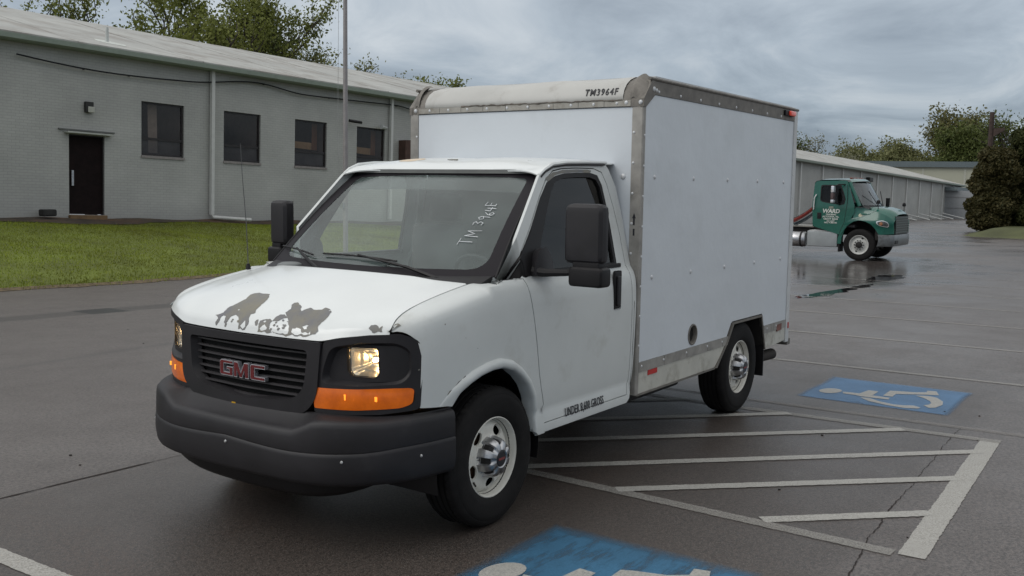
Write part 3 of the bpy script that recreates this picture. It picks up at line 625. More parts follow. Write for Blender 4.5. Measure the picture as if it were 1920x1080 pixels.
def bpt(y, z, o=.012): return (BX(abs(y))+o*(1 if abs(y) < .8 else .7), y+(0 if abs(y) < .8 else math.copysign(o*.8, y)), z)
BOLT = mat('bright_bolt', (.55, .55, .55), .35, metal=.6)
bolt0 = None
for (y, z) in ((-.806, .503), (.015, .534), (.718, .518), (.955, .527)):
    m_ = MB().lathe([(0, .006), (.006, .005), (.0085, 0)], (0, 0, 0), 'x', 10); o = m_.build('bumper_bolt', BOLT, bp_, True); o.location = bpt(y, z, .010)
V = []; F = []
ys = np.linspace(-.78, .78, 27)
for y in ys:
    a = abs(y); zb = .27+.11*(a/.78)**4; x = BX(a)-.09
    V += [(x, y, .40), (x-.02, y, zb+.03), (x-.06, y, zb), (x-.22, y, zb+.02)]
for i in range(len(ys)-1):
    for j in range(3): F.append((i*4+j, (i+1)*4+j, (i+1)*4+j+1, i*4+j+1))
obj('air_dam', V, F, PLASTIC_D, van, True, 50)

# --- mirrors
def mirror(s):
    y0, y1 = (1.105, 1.352) if s > 0 else (1.105, 1.335)
    e_ = empty('wing_mirror', (0, 0, 0), van)
    if s < 0: y0, y1 = 1.135, 1.30
    hd_ = MB().box((-.535, y0, 1.425), (-.43, y1, 1.762 if s > 0 else 1.735), .048).build('mirror_housing', PLASTIC, e_, True)
    MB().box((-.538, y0+.03, 1.455), (-.5355, y1-.03, 1.73)).build('mirror_glass', REFLECT, e_)
    MB().box((-.54, y0+.04, 1.300), (-.42, y1+.012, 1.412), .028).build('convex_housing', PLASTIC_D, e_, True)
    MB().box((-.53, y0+.06, 1.39), (-.44, y1-.02, 1.44), .008).build('mirror_neck', PLASTIC_D, e_, True)
    a_ = MB().tube([(-.40, .93, 1.375), (-.41, 1.0, 1.368), (-.45, 1.12, 1.372), (-.47, 1.20, 1.380)], [.030, .024, .019, .019], 10); a_.build('mirror_arm', PLASTIC_D, e_, True)
    if s < 0:
        for c in e_.children:
            co = c.data
            for v in co.vertices: v.co.y *= -1
            co.flip_normals()
mirror(1); mirror(-1)
# --- whip antenna on the far fender
MB().tube([(.13, -.86, 1.31), (.13, -.86, 1.345)], [.018, .010], 8).build('antenna_base', PLASTIC_D, van, True)
MB().tube([(.13, -.86, 1.34), (.14, -.862, 1.6), (.165, -.865, 1.9), (.175, -.866, 2.09)], [.0032, .0028, .0022, .0018], 5).build('antenna', mat('antenna_steel', (.10, .10, .10), .5, metal=.3), van, True)

# --- wheels
def wheel(x, y, s, steer=0., spin=0.):
    e_ = empty('wheel', (x, y*s, .383), van); e_.rotation_euler = (0, 0, (math.pi if s < 0 else 0)+steer)
    e2 = e_
    pr = [(.200, -.10), (.222, -.098), (.232, -.106), (.262, -.117), (.32, -.120), (.352, -.112), (.372, -.098), (.381, -.085), (.3835, -.07)]
    for yy in (-.055, -.018, .018, .055):
        pr += [(.3835, yy-.006), (.375, yy-.004), (.375, yy+.004), (.3835, yy+.006)]
    pr += [(.3835, .07), (.381, .085), (.372, .098), (.352, .112), (.345, .1125), (.343, .1145), (.32, .1195), (.262, .117), (.25, .114), (.232, .106), (.222, .100), (.214, .094), (.205, .06)]
    tyre = MB().lathe(pr, (0, -.075, 0), 'y', 72).build('tyre', RUBBER, e_, True, 40)
    # tread blocks on the shoulder
    tb_ = MB()
    for k in range(60):
        t = 2*math.pi*k/60
        for sy in (-1, 1):
            c, sn = math.cos(t), math.sin(t); c2, s2 = math.cos(t+.062), math.sin(t+.062)
            q = [(r*cc, -.075+sy*yy, r*ss) for r, yy in ((.377, .093), (.3865, .070), (.3865, .062), (.375, .062)) for cc, ss in ((c, sn), (c2, s2))]
            f = [(0, 1, 3, 2), (2, 3, 5, 4), (4, 5, 7, 6), (0, 2, 4, 6), (1, 7, 5, 3)]
            tb_.add(q, f)
    tb_.build('tread_blocks', RUBBER, e_)['kind'] = 'stuff'
    # rim: flange, barrel, disc with five ovals
    rim = MB().lathe([(.222, .020), (.2215, .026), (.217, .028), (.213, .022), (.209, .008), (.205, -.02), (.196, -.05)], (0, 0, 0), 'y', 64).build('rim', RIMW, e_, True, 50)
    DP = spl([0, .07, .10, .125, .16, .185, .200], [.0, .004, .002, -.006, -.006, -.018, -.036])
    def disc(a, b): r_ = math.hypot(a, b); return (a, DP(r_), b)
    hs = []
    for k in range(5):
        an = math.radians(48+72*k)+spin; cx, cz = .152*math.cos(an), .152*math.sin(an); hs.append([(cx+.030*math.cos(t)*math.cos(an)-.041*math.sin(t)*math.sin(an), cz+.030*math.cos(t)*math.sin(an)+.041*math.sin(t)*math.cos(an)) for t in np.linspace(0, 2*math.pi, 15)[:-1]])
    o_ = [(.199*math.cos(t), .199*math.sin(t)) for t in np.linspace(0, 2*math.pi, 49)[:-1]]
    panel('wheel_disc', o_, hs, .018, disc, RIMW, e_, depth=.012, flip=(np.cross((1, 0, 0), (0, 0, 1))[1] < 0))
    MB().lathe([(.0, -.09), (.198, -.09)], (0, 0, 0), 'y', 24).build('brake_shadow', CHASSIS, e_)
    bd = MB().lathe([(.0, -.075), (.14, -.075), (.14, -.05), (.10, -.05)], (0, 0, 0), 'y', 32).build('brake_rotor', mat('rusty_rotor', (.10, .055, .03), .8, metal=.3), e_, True, 30)
    # domed cap with eight finger slots
    V = []; F = []; n = 64
    cp = [(.116, -.004), (.115, .010), (.109, .040), (.096, .066), (.080, .078), (.050, .082), (.044, .078)]
    for r_, h in cp:
        for k in range(n):
            t = 2*math.pi*k/n; w = (.5+.5*math.cos(8*t)); slot = (w > .62) and r_ > .07 and h > .005
            rr = r_-(.022 if slot else 0)*(1 if r_ > .09 else .5); V.append((rr*math.cos(t), h-(.006 if slot else 0), rr*math.sin(t)))
    for i in range(len(cp)-1):
        for k in range(n): F.append((i*n+k, i*n+(k+1) % n, (i+1)*n+(k+1) % n, (i+1)*n+k))
    cap = obj('hub_cap', V, F, CHROME, e_, True, 40)
    sm = None
    for k in range(8):
        t = 2*math.pi*k/8; u_ = np.array((math.cos(t), 0, math.sin(t))); v_ = np.array((-math.sin(t), 0, math.cos(t))); q = []
        for r_, h in ((.109, .010), (.104, .038), (.091, .0615)):
            for sg in (-1, 1): q.append(tuple(u_*(r_-.008)+v_*sg*.0175*(r_/.1)+np.array((0, h+.004, 0))))
        MB().add(q, [(0, 1, 3, 2), (2, 3, 5, 4)]).build('cap_slot', CHASSIS, e_)
    MB().lathe([(0, .0815), (.040, .0805), (.045, .076)], (0, 0, 0), 'y', 24).build('cap_centre', mat('dark_cap_centre', (.02, .02, .025), .35), e_, True, 40)
    MB().box((-.028, .0812, -.006), (.028, .083, .006)).build('cap_mark', mat('dull_red_mark', (.22, .05, .05), .5), e_)
    MB().tube([(.13, -.01, -.12), (.142, .012, -.132)], .006, 6).build('valve', CHASSIS, e_)
    return e_
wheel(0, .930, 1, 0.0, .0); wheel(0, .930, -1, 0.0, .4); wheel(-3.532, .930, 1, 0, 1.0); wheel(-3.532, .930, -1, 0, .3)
# arch liners and underbody
def liner(x, s, r=.47, y0=.45, y1=.955):
    V = []; F = []
    for i in range(25):
        t = math.pi*i/24*1.16-.25; c, q = math.cos(t), math.sin(t)
        V += [(x+r*c, s*y1, .40+r*q), (x+r*c, s*y0, .40+r*q)]
    for i in range(24): F.append((2*i, 2*i+1, 2*i+3, 2*i+2))
    F.append(tuple(2*i+1 for i in range(25)))
    return obj('wheel_arch_liner', V, F, PLASTIC_D, van, True)
liner(.02, 1); liner(.02, -1)
ch = MB()
for s in (-1, 1): ch.box((.72, s*.38, .44), (-4.5, s*.45, .60))
for x in (.6, -.9, -2.0, -2.9, -4.3): ch.box((x, -.38, .46), (x-.09, .38, .56))
ch.box((.55, -.36, .30), (-.45, .36, .72), .05)
ch.tube([(-3.532, -.85, .383), (-3.532, .85, .383)], .045, 10)
ch.lathe([(0, -.14), (.10, -.13), (.15, 0), (.10, .13), (0, .14)], (-3.532, 0, .383), 'x', 16)
ch.tube([(0, -.85, .37), (0, .85, .37)], .035, 8)
ch.box((-1.7, .46, .34), (-2.7, .80, .56), .03)
ch.tube([(-.5, 0, .42), (-3.4, 0, .39)], .04, 8)
ch.build('chassis', CHASSIS, van)
MB().tube([(-2.8, .55, .40), (-3.3, .60, .44), (-3.9, .84, .372), (-4.46, .90, .368)], .050, 14).build('tailpipe', mat('sooty_tailpipe', (.05, .042, .038), .7, metal=.4, noise=.3), van, True)

# --- cab interior
MB().prism([(-.90, .62), (.90, .62), (.86, 1.34), (.74, 1.96), (-.74, 1.96), (-.86, 1.34)], lambda p: (-1.50, p[0], p[1]), lambda p: (-1.56, p[0], p[1])).build('cab_back_wall', GREYF, van)
MB().box((.0, -.86, .55), (-1.56, .86, .62)).build('cab_floor', GREYF, van)
MB().box((-.72, -.74, 1.93), (-1.5, .74, 1.955)).build('headliner', mat('headliner_grey', (.16, .165, .16), .9), van)
V = []; F = []
for y in np.linspace(-.86, .86, 13):
    a = abs(y); V += [(.06-.165*(a/.885)**2, y, 1.30), (-.16, y, 1.318+.01*math.cos(y*4)), (-.36, y, 1.295+.015*math.cos(y*5)), (-.44, y, 1.24), (-.46, y, .75)]
for i in range(12):
    for j in range(4): F.append((i*5+j, (i+1)*5+j, (i+1)*5+j+1, i*5+j+1))
obj('dashboard', V, F, DASH, van, True, 60)
sw = MB(); c0 = Vector((-.60, .42, 1.27)); ax = Vector((-.86, 0, .5)).normalized(); u = Vector((0, 1, 0)); v = ax.cross(u)
sw.tube([c0+u*.185*math.cos(t)+v*.185*math.sin(t) for t in np.linspace(0, 2*math.pi, 33)], .014, 8, False)
for t in (.3, math.pi-.3, -math.pi/2): sw.tube([c0, c0+u*.18*math.cos(t)+v*.18*math.sin(t)], .016, 6)
sw.lathe([(0, .02), (.06, .015), (.065, -.02)], c0, 'x', 16); sw.tube([c0, (-.35, .42, 1.15)], .03, 8)
sw.build('steering_wheel', PLASTIC_D, van, True, 60)
for y in (.42, -.42):
    st = MB(); st.box((-.75, y-.25, .75), (-1.25, y+.25, .95), .05); st.box((-1.20, y-.25, .85), (-1.38, y+.25, 1.58), .06); st.box((-1.25, y-.12, 1.60), (-1.36, y+.12, 1.80), .04)
    st.build('seat', GREYF, van, True, 40)
MB().box((-.70, -.12, 1.82), (-.73, .12, 1.885), .01).build('rear_view_mirror', PLASTIC_D, van, True)

# --- cargo box
BW = .994; XFR, XRE = -1.583, -4.62
MB().box((XFR-.02, -BW+.02, .83), (XRE+.05, BW-.02, 2.42)).build('box_core', PANEL, van)
fp = MB().box((XFR-.019, -.913, .68), (XFR-.004, .913, 2.384)).build('front_panel', PANEL, van)
MB().box((XFR-.03, -.91, .50), (XFR-.02, .91, .68)).build('front_sill', ALU, van)
# left side panel with the wheel cut-out and vent hole
def yflat(c): return lambda x, z: (x, c, z)
sp_out = [(-1.612, .685), (-3.150, .685), (-3.232, .785), (-3.262, .797), (-3.925, .797), (-3.965, .685), (XRE+.085, .685), (XRE+.085, 2.474), (-1.735, 2.474), (-1.612, 2.405)]
vh = [(-2.487+.075*math.cos(t), .778+.080*math.sin(t)) for t in np.linspace(0, 2*math.pi, 25)[:-1]]
spn = panel('side_panel', sp_out, [vh], .4, yflat(BW-.003), PANEL_S, van, depth=.02, flip=True)
spm = panel('side_panel', sp_out, [], .4, yflat(-BW+.003), PANEL_S, van, depth=.02)
vt = MB().lathe([(.079, .0), (.079, .006), (.070, .008), (.066, .002), (.064, -.03)], (-2.487, BW-.003, .778), 'y', 28).build('vent_ring', ALU_D, spn, True, 40)
MB().lathe([(0, -.025), (.066, -.025)], (-2.487, BW-.003, .778), 'y', 24).build('vent_backing', CHASSIS, spn)
# posts, rails, skirts for both sides
def strip(name, poly, m, s, y0=BW, d=.03):
    return MB().prism([(p[0], p[1]) for p in poly], lambda p: (p[0], s*y0, p[1]), lambda p: (p[0], s*(y0-d), p[1])).build(name, m, van)
for s in (1, -1):
    pf = MB().box((XFR, s*.915, .465), (XFR-.02, s*(BW+.002), 2.388)); pf.box((XFR-.0, s*(BW-.03), .465), (XFR-.034, s*(BW+.003), 2.388)); 
    pf = MB().prism([(XFR, .915), (XFR, BW-.006), (XFR-.006, BW+.002), (XFR-.036, BW+.002), (XFR-.036, BW-.02), (XFR-.018, BW-.02), (XFR-.018, .915)], lambda p: (p[0], s*p[1], .465), lambda p: (p[0], s*p[1], 2.388)).build('corner_post', ALU, van)
    rp = MB().prism([(XRE, BW-.10), (XRE, BW-.004), (XRE+.006, BW+.004), (XRE+.088, BW+.004), (XRE+.088, BW-.02), (XRE+.02, BW-.02), (XRE+.02, BW-.10)], lambda p: (p[0], s*p[1], .475), lambda p: (p[0], s*p[1], 2.592)).build('rear_post', mat('white_rear_post', (.56, .57, .57), .5, metal=.1, noise=.08, dirt=((.25, .22, .18), 5, .6, .4)), van)
    tr = strip('top_rail', [(-1.735, 2.476), (XRE+.09, 2.476), (XRE+.09, 2.572), (-1.70, 2.572), (-1.66, 2.50)], ALU_D, s, BW+.003, .03)
    MB().tube([(-1.66, s*(BW+.001), 2.576), (XRE+.0, s*(BW+.001), 2.580)], .012, 8).build('roof_edge_bead', ALU_D, van, True)
    # bottom rail in short lengths with lapped joints, as riveted
    xs = [-1.62, -2.01, -2.39, -2.77, -3.06, -3.172]
    for a, b in zip(xs, xs[1:]): strip('bottom_rail', [(a-.003, .617), (b+.003, .617), (b+.003+(.0 if b > -3.1 else -.02), .683), (a-.003, .683)], ALU, s, BW+.002)
    for a, b in ((-3.982, -4.22), (-4.22, XRE+.09)): strip('bottom_rail', [(a-.003, .617), (b+.003, .617), (b+.003, .683), (a-.003, .683)], ALU, s, BW+.002)
    strip('lower_skirt', [(-1.622, .470), (-2.925, .468), (-3.135, .615), (-1.622, .615)], SKIRT, s, BW-.004)
    strip('lower_skirt', [(-4.03, .475), (XRE+.09, .495), (XRE+.09, .615), (-3.995, .615)], SKIRT, s, BW-.004)
    strip('skirt_edge', [(-1.60, .456), (-2.93, .454), (-2.93, .467), (-1.60, .469)], ALU_D, s, BW+.002)
    # wheel housing surround
    wb = [(-2.935, .46), (-3.155, .65), (-3.270, .788), (-3.918, .788), (-4.030, .475)]; wi_ = [(-2.965, .46), (-3.178, .645), (-3.283, .772), (-3.905, .772), (-4.012, .475)]
    fl__ = MB()
    for i in range(4): fl__.prism([wb[i], wb[i+1], wi_[i+1], wi_[i]], lambda p: (p[0], s*(BW+.006), p[1]), lambda p: (p[0], s*(BW-.02), p[1]))
    fl__.build('wheel_housing_trim', ALU_D, van)
    hs_ = MB(); 
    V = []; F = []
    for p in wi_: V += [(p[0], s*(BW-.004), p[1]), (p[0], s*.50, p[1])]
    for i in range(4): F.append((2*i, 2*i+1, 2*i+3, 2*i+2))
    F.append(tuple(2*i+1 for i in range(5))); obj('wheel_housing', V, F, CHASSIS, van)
    MB().box((-4.0, s*.70, .24), (-4.015, s*(BW-.005), .70)).build('mud_flap', PLASTIC_D, van)
    # corner casting: front face patch, side patch, rounded cap
    def cast():
        m_ = MB(); prof = [(0.004, 2.388), (.004, 2.440), (-.01, 2.487), (-.045, 2.532), (-.09, 2.564), (-.15, 2.588), (-.22, 2.600)]
        V = []; F = []
        for y in (.835, .875, .92, .955, .985, BW+.004):
            for x, z in prof: 
                k = max(0, (y-.92)/.085); V.append((XFR+x-.012*k*k, s*y, z-.035*k*k*(z > 2.45)))
        k = len(prof)
        for i in range(5):
            for j in range(k-1): F.append((i*k+j, (i+1)*k+j, (i+1)*k+j+1, i*k+j+1))
        base = 5*k; F.append(tuple(base+j for j in range(k))+())
        return obj('corner_casting', V, F, ALU_D, van, True, 50)
    cast()
    strip('corner_gusset', [(XFR+.004, 2.386), (XFR-.03, 2.386), (-1.74, 2.472), (-1.74, 2.574), (-1.70, 2.574), (XFR-.05, 2.50), (XFR+.003, 2.44)], ALU_D, s, BW+.006)
    # raised dark fin of the casting
    V = []; F = []
    for i in range(13):
        t = i/12*math.pi/2; x = XFR-.02-.16*math.sin(t)*1.; z = 2.455+.145*math.sin(t)
        x = XFR+.008-.17*(1-math.cos(t)); z = 2.440+.165*math.sin(t); V += [(x, s*.90, z), (x-.0, s*.925, z+.012), (x-.02, s*(BW+.004), z-.05)]
    for i in range(12):
        for j in range(2): F.append((i*3+j, (i+1)*3+j, (i+1)*3+j+1, i*3+j+1))
    obj('casting_lip', V, F, ALU_D, van, True, 60)
# rounded front cap
V = []; F = []; pf = [(.002, 2.392), (.002, 2.432), (.006, 2.436), (.004, 2.465), (-.012, 2.502), (-.045, 2.540), (-.095, 2.571), (-.16, 2.593), (-.24, 2.606)]
ys = np.linspace(-.845, .845, 25)
for y in ys:
    for x, z in pf: V.append((XFR+x, y, z+.004*math.sin(y*9)*(z > 2.5)))
k = len(pf)
for i in range(len(ys)-1):
    for j in range(k-1): F.append((i*k+j, (i+1)*k+j, (i+1)*k+j+1, i*k+j+1))
capm = obj('front_cap', V, F, CAPW, van, True, 60)
# bottom flange of the cap in riveted lengths, ragged sealant above it
xs = np.linspace(-.905, .905, 10)
for a, b in zip(xs, xs[1:]): MB().box((XFR+.003, a+.002, 2.392), (XFR+.007, b-.002, 2.430)).build('cap_flange', mat('flange_grey', (.36, .345, .31), .6, metal=.2, noise=.15, dirt=((.16, .13, .10), 9, .52, .6)), van)
sl = MB(); pts = [(XFR+.0085, float(y), 2.434+.003*math.sin(y*11)*math.sin(y*31)+rng.uniform(-.003, .003)) for y in np.linspace(-.5, .84, 60)]
sl.tube(pts, [.003+.004*rng.random()**3 for i in range(60)], 5); sl.build('sealant_bead', mat('old_sealant', (.13, .11, .09), .8, noise=.3), van)
MB().prism([(-1.80, -.97), (-1.80, .97), (XRE, .97), (XRE, -.97)], lambda p: (p[0], p[1], 2.604), lambda p: (p[0], p[1], 2.56)).build('box_roof', mat('box_roof_grey', (.55, .56, .56), .6), van)
text('lettering', 'TM3964F', .070, BLACKINK, frame((XFR+.0035, .548, 2.470), (0, 1, 0), (-.42, 0, 1)), capm, sx=.80, bold=.0008, spacing=1.22, depth=.003)
MB().box((XRE, -BW+.09, .52), (XRE+.04, BW-.09, 2.57)).build('rear_door', PANEL, van)
MB().box((XRE+.02, -BW, .44), (XRE-.06, BW, .50), .006).build('rear_sill', ALU_D, van)
strip('side_reflector', [(-1.765, .578), (-1.905, .578), (-1.905, .612), (-1.765, .612)], mat('red_reflector_tape', (.50, .02, .015), .35, noise=.15), 1, BW+.001, .006)
strip('side_reflector', [(-4.30, .60), (-4.42, .605), (-4.42, .665), (-4.30, .66)], mat('faded_red_tape', (.22, .10, .08), .7, noise=.35, nscale=25), 1, BW+.004, .005)
strip('rear_marker', [(XRE+.012, .60), (XRE+.045, .60), (XRE+.045, .655), (XRE+.012, .655)], RED_L, 1, BW+.008, .006)
mk_ = MB().box((-4.24, BW+.002, 2.512), (-4.47, BW+.024, 2.558), .006).build('marker_lamp_base', PLASTIC_D, van, True)
MB().box((-4.32, BW+.020, 2.514), (-4.46, BW+.044, 2.556), .014).build('marker_lamp', mat('red_marker_lens', (.50, .05, .03), .25, coat=.6, emis=(1, .1, .05), estr=.12), van, True)
# small arrow and stencil on the corner post
ar = MB(); yy = .945
def fz(p): return (XFR+.0015, p[0], p[1])
ar.prism([(yy-.010, 1.655), (yy+.016, 1.655), (yy+.003, 1.69)], fz, lambda p: (XFR+.0005, p[0], p[1])); ar.prism([(yy-.003, 1.61), (yy+.009, 1.61), (yy+.009, 1.6545), (yy-.003, 1.6545)], fz, lambda p: (XFR+.0005, p[0], p[1])); ar.prism([(yy-.003, 1.54), (yy+.009, 1.54), (yy+.009, 1.585), (yy-.003, 1.585)], fz, lambda p: (XFR+.0005, p[0], p[1]))
ar.build('arrow_decal', BLACKINK, van)
# rivets
rv = MB().lathe([(0, .006), (.006, .0055), (.0105, .003), (.012, 0)], (0, 0, 0), 'y', 10)
RIV = mat('rivet_head', (.62, .63, .64), .4, metal=.2)
rme = None
def rivet(p, nrm, k=1.):
    global rme
    if rme is None:
        o = rv.build('rivet', RIV, van, True, 60); rme = o.data
    else:
        o = bpy.data.objects.new('rivet', rme); COL.objects.link(o); o.parent = van
    o.location = p; o.scale = (k, k, k)
    o.rotation_euler = {'+y': (0, 0, 0), '-y': (0, 0, math.pi), '+x': (0, 0, -math.pi/2)}[nrm]
for z in (1.930, 1.252):
    for x in (-1.782, -2.415, -3.05, -3.69, -4.325): rivet((x, BW-.003, z), '+y', 1.35)
for z in np.arange(.80, 2.35, .2): 
    rivet((XFR-.026, BW+.002, z), '+y', .8); rivet((XFR, .930, z+.02), '+x', .8); rivet((XFR, -.930, z+.02), '+x', .8)
    rivet((XRE+.070, BW+.004, z), '+y', .7)
for x in np.arange(-1.80, -4.5, -.34): rivet((x, BW+.003, 2.497), '+y', .95)
for x in (-1.66, -2.0, -2.38, -2.76, -3.05, -4.05, -4.28): rivet((x, BW+.002, .655), '+y', .8)
for y in np.linspace(-.80, .80, 10): rivet((XFR+.007, float(y), 2.412), '+x', .9)
for y in (-.94, .87, .975): rivet((XFR+.004, y, 2.415), '+x', 1.3)
rivet((-1.72, BW+.006, 2.51), '+y', 1.5); rivet((-1.765, BW+.003, 2.505), '+y', 1.2)
rivet((XFR-.004, .856, 1.93), '+x', 1.7); rivet((XFR-.004, -.88, 1.90), '+x', 1.7)
# ------------------------------------------------------------------ GROUND
def lot_z(x, y=0): return -.0057*math.log1p(math.exp(min((-x-6)/2., 60)))*2.
D = np.array([-.99920886, .03977011, 0.]); P0 = np.array([-11.3905, -20.9152, .806]); WSL = .0255
def wall_xy(u): return P0[:2]+D[:2]*u
def wall_base(u): return .80-WSL*u
EDGE_X = [-60, -30, -20, -14, -10, -7, -4.5, 0, 6, 14, 30]; EDGE_Y = [-14, -14.0, -13.2, -12.6, -12.2, -12.0, -12.35, -12.8, -13.2, -13.6, -14]
edge_y = spl(EDGE_X, EDGE_Y)
def lawn_z(x, y):
    u = (-11.39-x); yw = -20.9-.0398*(x+11.39)*-1.*-1.
    yw = P0[1]+D[1]/D[0]*(x-P0[0]); ye = edge_y(x); t = min(max((ye-y)/(ye-yw), 0), 1.3)
    top = max(wall_base(u)-.09, lot_z(x)); top = lot_z(x)+(top-lot_z(x))*(1-sstep(14, 26, u))
    return lot_z(x)+(top-lot_z(x))*(1-(1-min(t, 1))**1.5)+.03*sstep(0, .08, t)+.03*math.sin(x*1.1+y*.7)*min(t*3, 1)
def grid(name, xs, ys, zf, m, parent=None):
    V = [(x, y, zf(float(x), float(y))) for x in xs for y in ys]; k = len(ys)
    F = [(i*k+j, (i+1)*k+j, (i+1)*k+j+1, i*k+j+1) for i in range(len(xs)-1) for j in range(k-1)]
    return obj(name, V, F, m, parent, True)

def asphalt_material():
    m = bpy.data.materials.new('damp_asphalt'); m.use_nodes = True; t = m.node_tree; b = t.nodes['Principled BSDF']
    g = t.nodes.new('ShaderNodeNewGeometry'); pos = g.outputs['Position']; s = t.nodes.new('ShaderNodeSeparateXYZ'); L(t, pos, s.inputs[0]); X, Y = s.outputs[0], s.outputs[1]
    def noise(sc, det=4, rough=.55, dist=0):
        n = N(t, 'ShaderNodeTexNoise', Scale=sc, Detail=det, Roughness=rough, Distortion=dist); L(t, pos, n.inputs['Vector']); return n.outputs[0]
    def rng_(v, a, b_, c=0., d=1.):
        n = N(t, 'ShaderNodeMapRange', From__Min=a, From__Max=b_, To__Min=c, To__Max=d); L(t, v, n.inputs[0]); return n.outputs[0]
    def mix(f, a, b_, mode='MIX'):
        n = t.nodes.new('ShaderNodeMixRGB'); n.blend_type = mode
        for i, v in enumerate((f, a, b_)):
            if hasattr(v, 'links'): L(t, v, n.inputs[i])
            else: n.inputs[i].default_value = v if i == 0 else (*v, 1)
        return n.outputs[0]
    big = noise(.25, 5, .6); mid = noise(1.3, 6, .65); fine = noise(42, 4, .75); vf = noise(130, 2, .7)
    c = mix(rng_(big, .35, .65), (.110, .092, .084), (.138, .117, .107))
    # browner, older strip of tarmac that the parking bays are painted on (from the seam to the long crack)
    wob = mathn(t, 'MULTIPLY', mathn(t, 'SUBTRACT', noise(.8), .5), .35)
    yb = mathn(t, 'ADD', Y, wob)
    strip = mathn(t, 'MULTIPLY', rng_(yb, -1.75, -1.45), rng_(yb, 2.55, 2.75, 1., 0.))
    strip = mathn(t, 'MULTIPLY', strip, rng_(X, -6.8, -4.5))
    c = mix(mathn(t, 'MULTIPLY', strip, .62), c, (.040, .028, .021))
    c = mix(rng_(mid, .42, .72, 0., .45), c, (.050, .040, .036)); c = mix(mathn(t, 'MULTIPLY', strip, rng_(noise(.9, 5, .65), .52, .68, 0., .55)), c, (.060, .036, .026))
    # tyre-darkened and oil-dripped area round the truck
    n_st = noise(3.5, 6, .7); c = mix(rng_(n_st, .60, .75, 0., .3), c, (.040, .034, .030))
    c = mix(rng_(fine, .42, .60, 0., .80), c, (.022, .019, .017)); c = mix(rng_(vf, .55, .66, 0., .60), c, (.20, .18, .16))
    # sealed trench across the drive, with one dark patch, and the joints
    def band(v, c0, w, soft=.03):
        d = mathn(t, 'ABSOLUTE', mathn(t, 'SUBTRACT', v, c0)); return rng_(d, w-soft, w+soft, 1., 0.)
    yt = mathn(t, 'ADD', Y, mathn(t, 'MULTIPLY', X, .0)); wob2 = mathn(t, 'MULTIPLY', mathn(t, 'SUBTRACT', noise(2.2), .5), .12); yt2 = mathn(t, 'ADD', mathn(t, 'SUBTRACT', Y, mathn(t, 'MULTIPLY', X, -.11)), wob2)
    trench = band(yt2, -9.24, .24, .06); c = mix(mathn(t, 'MULTIPLY', trench, .7), c, (.034, .029, .026))
    patch = mathn(t, 'MULTIPLY', band(yt2, -9.26, .27), band(X, -3.98, .28, .015)); c = mix(patch, c, (.010, .009, .008))
    j2 = band(mathn(t, 'ADD', mathn(t, 'SUBTRACT', Y, mathn(t, 'MULTIPLY', X, .07)), wob2), -5.45, .05, .05); c = mix(mathn(t, 'MULTIPLY', j2, .45), c, (.04, .036, .034))
    # wetness: puddled film near the parked tractor and broad damp sheen
    dx = mathn(t, 'MULTIPLY', mathn(t, 'ADD', X, 21.), .115); dy = mathn(t, 'MULTIPLY', mathn(t, 'ADD', Y, 4.0), .22)
    dd = mathn(t, 'SQRT', mathn(t, 'ADD', mathn(t, 'MULTIPLY', dx, dx), mathn(t, 'MULTIPLY', dy, dy)))
    dd = mathn(t, 'ADD', dd, mathn(t, 'MULTIPLY', mathn(t, 'SUBTRACT', noise(.55, 5), .5), 1.3))
    wet = rng_(dd, .55, 1.0, 1., 0.)
    far = mathn(t, 'MULTIPLY', rng_(X, -12., -30.), rng_(noise(.18, 4, .5, .6), .42, .6)); 
    wet = mathn(t, 'MAXIMUM', wet, mathn(t, 'MULTIPLY', far, .75))
    c = mix(mathn(t, 'MULTIPLY', wet, .45), c, (.030, .026, .026))
    L(t, c, b.inputs['Base Color'])
    ro = mathn(t, 'MULTIPLY_ADD', mid, .24, .33); ro = mathn(t, 'SUBTRACT', ro, mathn(t, 'MULTIPLY', wet, .27)); ro = mathn(t, 'SUBTRACT', ro, mathn(t, 'MULTIPLY', rng_(big, .45, .7), .10))
    L(t, mathn(t, 'MAXIMUM', ro, .06), b.inputs['Roughness']); b.inputs['Specular IOR Level'].default_value = .5
    hb = mathn(t, 'ADD', mathn(t, 'MULTIPLY', fine, .6), mathn(t, 'MULTIPLY', vf, .4)); bp = N(t, 'ShaderNodeBump', Distance=.006); L(t, hb, bp.inputs['Height'])
    L(t, mathn(t, 'MULTIPLY_ADD', wet, -.53, .55), bp.inputs['Strength']); L(t, bp.outputs[0], b.inputs['Normal'])
    return m
ASPH = asphalt_material()
def axis(a, b, n, p=1): return [a+(b-a)*(i/n) for i in range(n+1)]
gx = axis(40, -8, 12)+axis(-12, -150, 30)[0:]+[-300, -900]; gy = [-900, -200, -60, -35, -25]+axis(-22, 20, 14)+[40, 200, 900]
lot = grid('parking_lot', gx, gy, lambda x, y: lot_z(x) if x > -150 else lot_z(-150.), ASPH); lot['kind'] = 'structure'

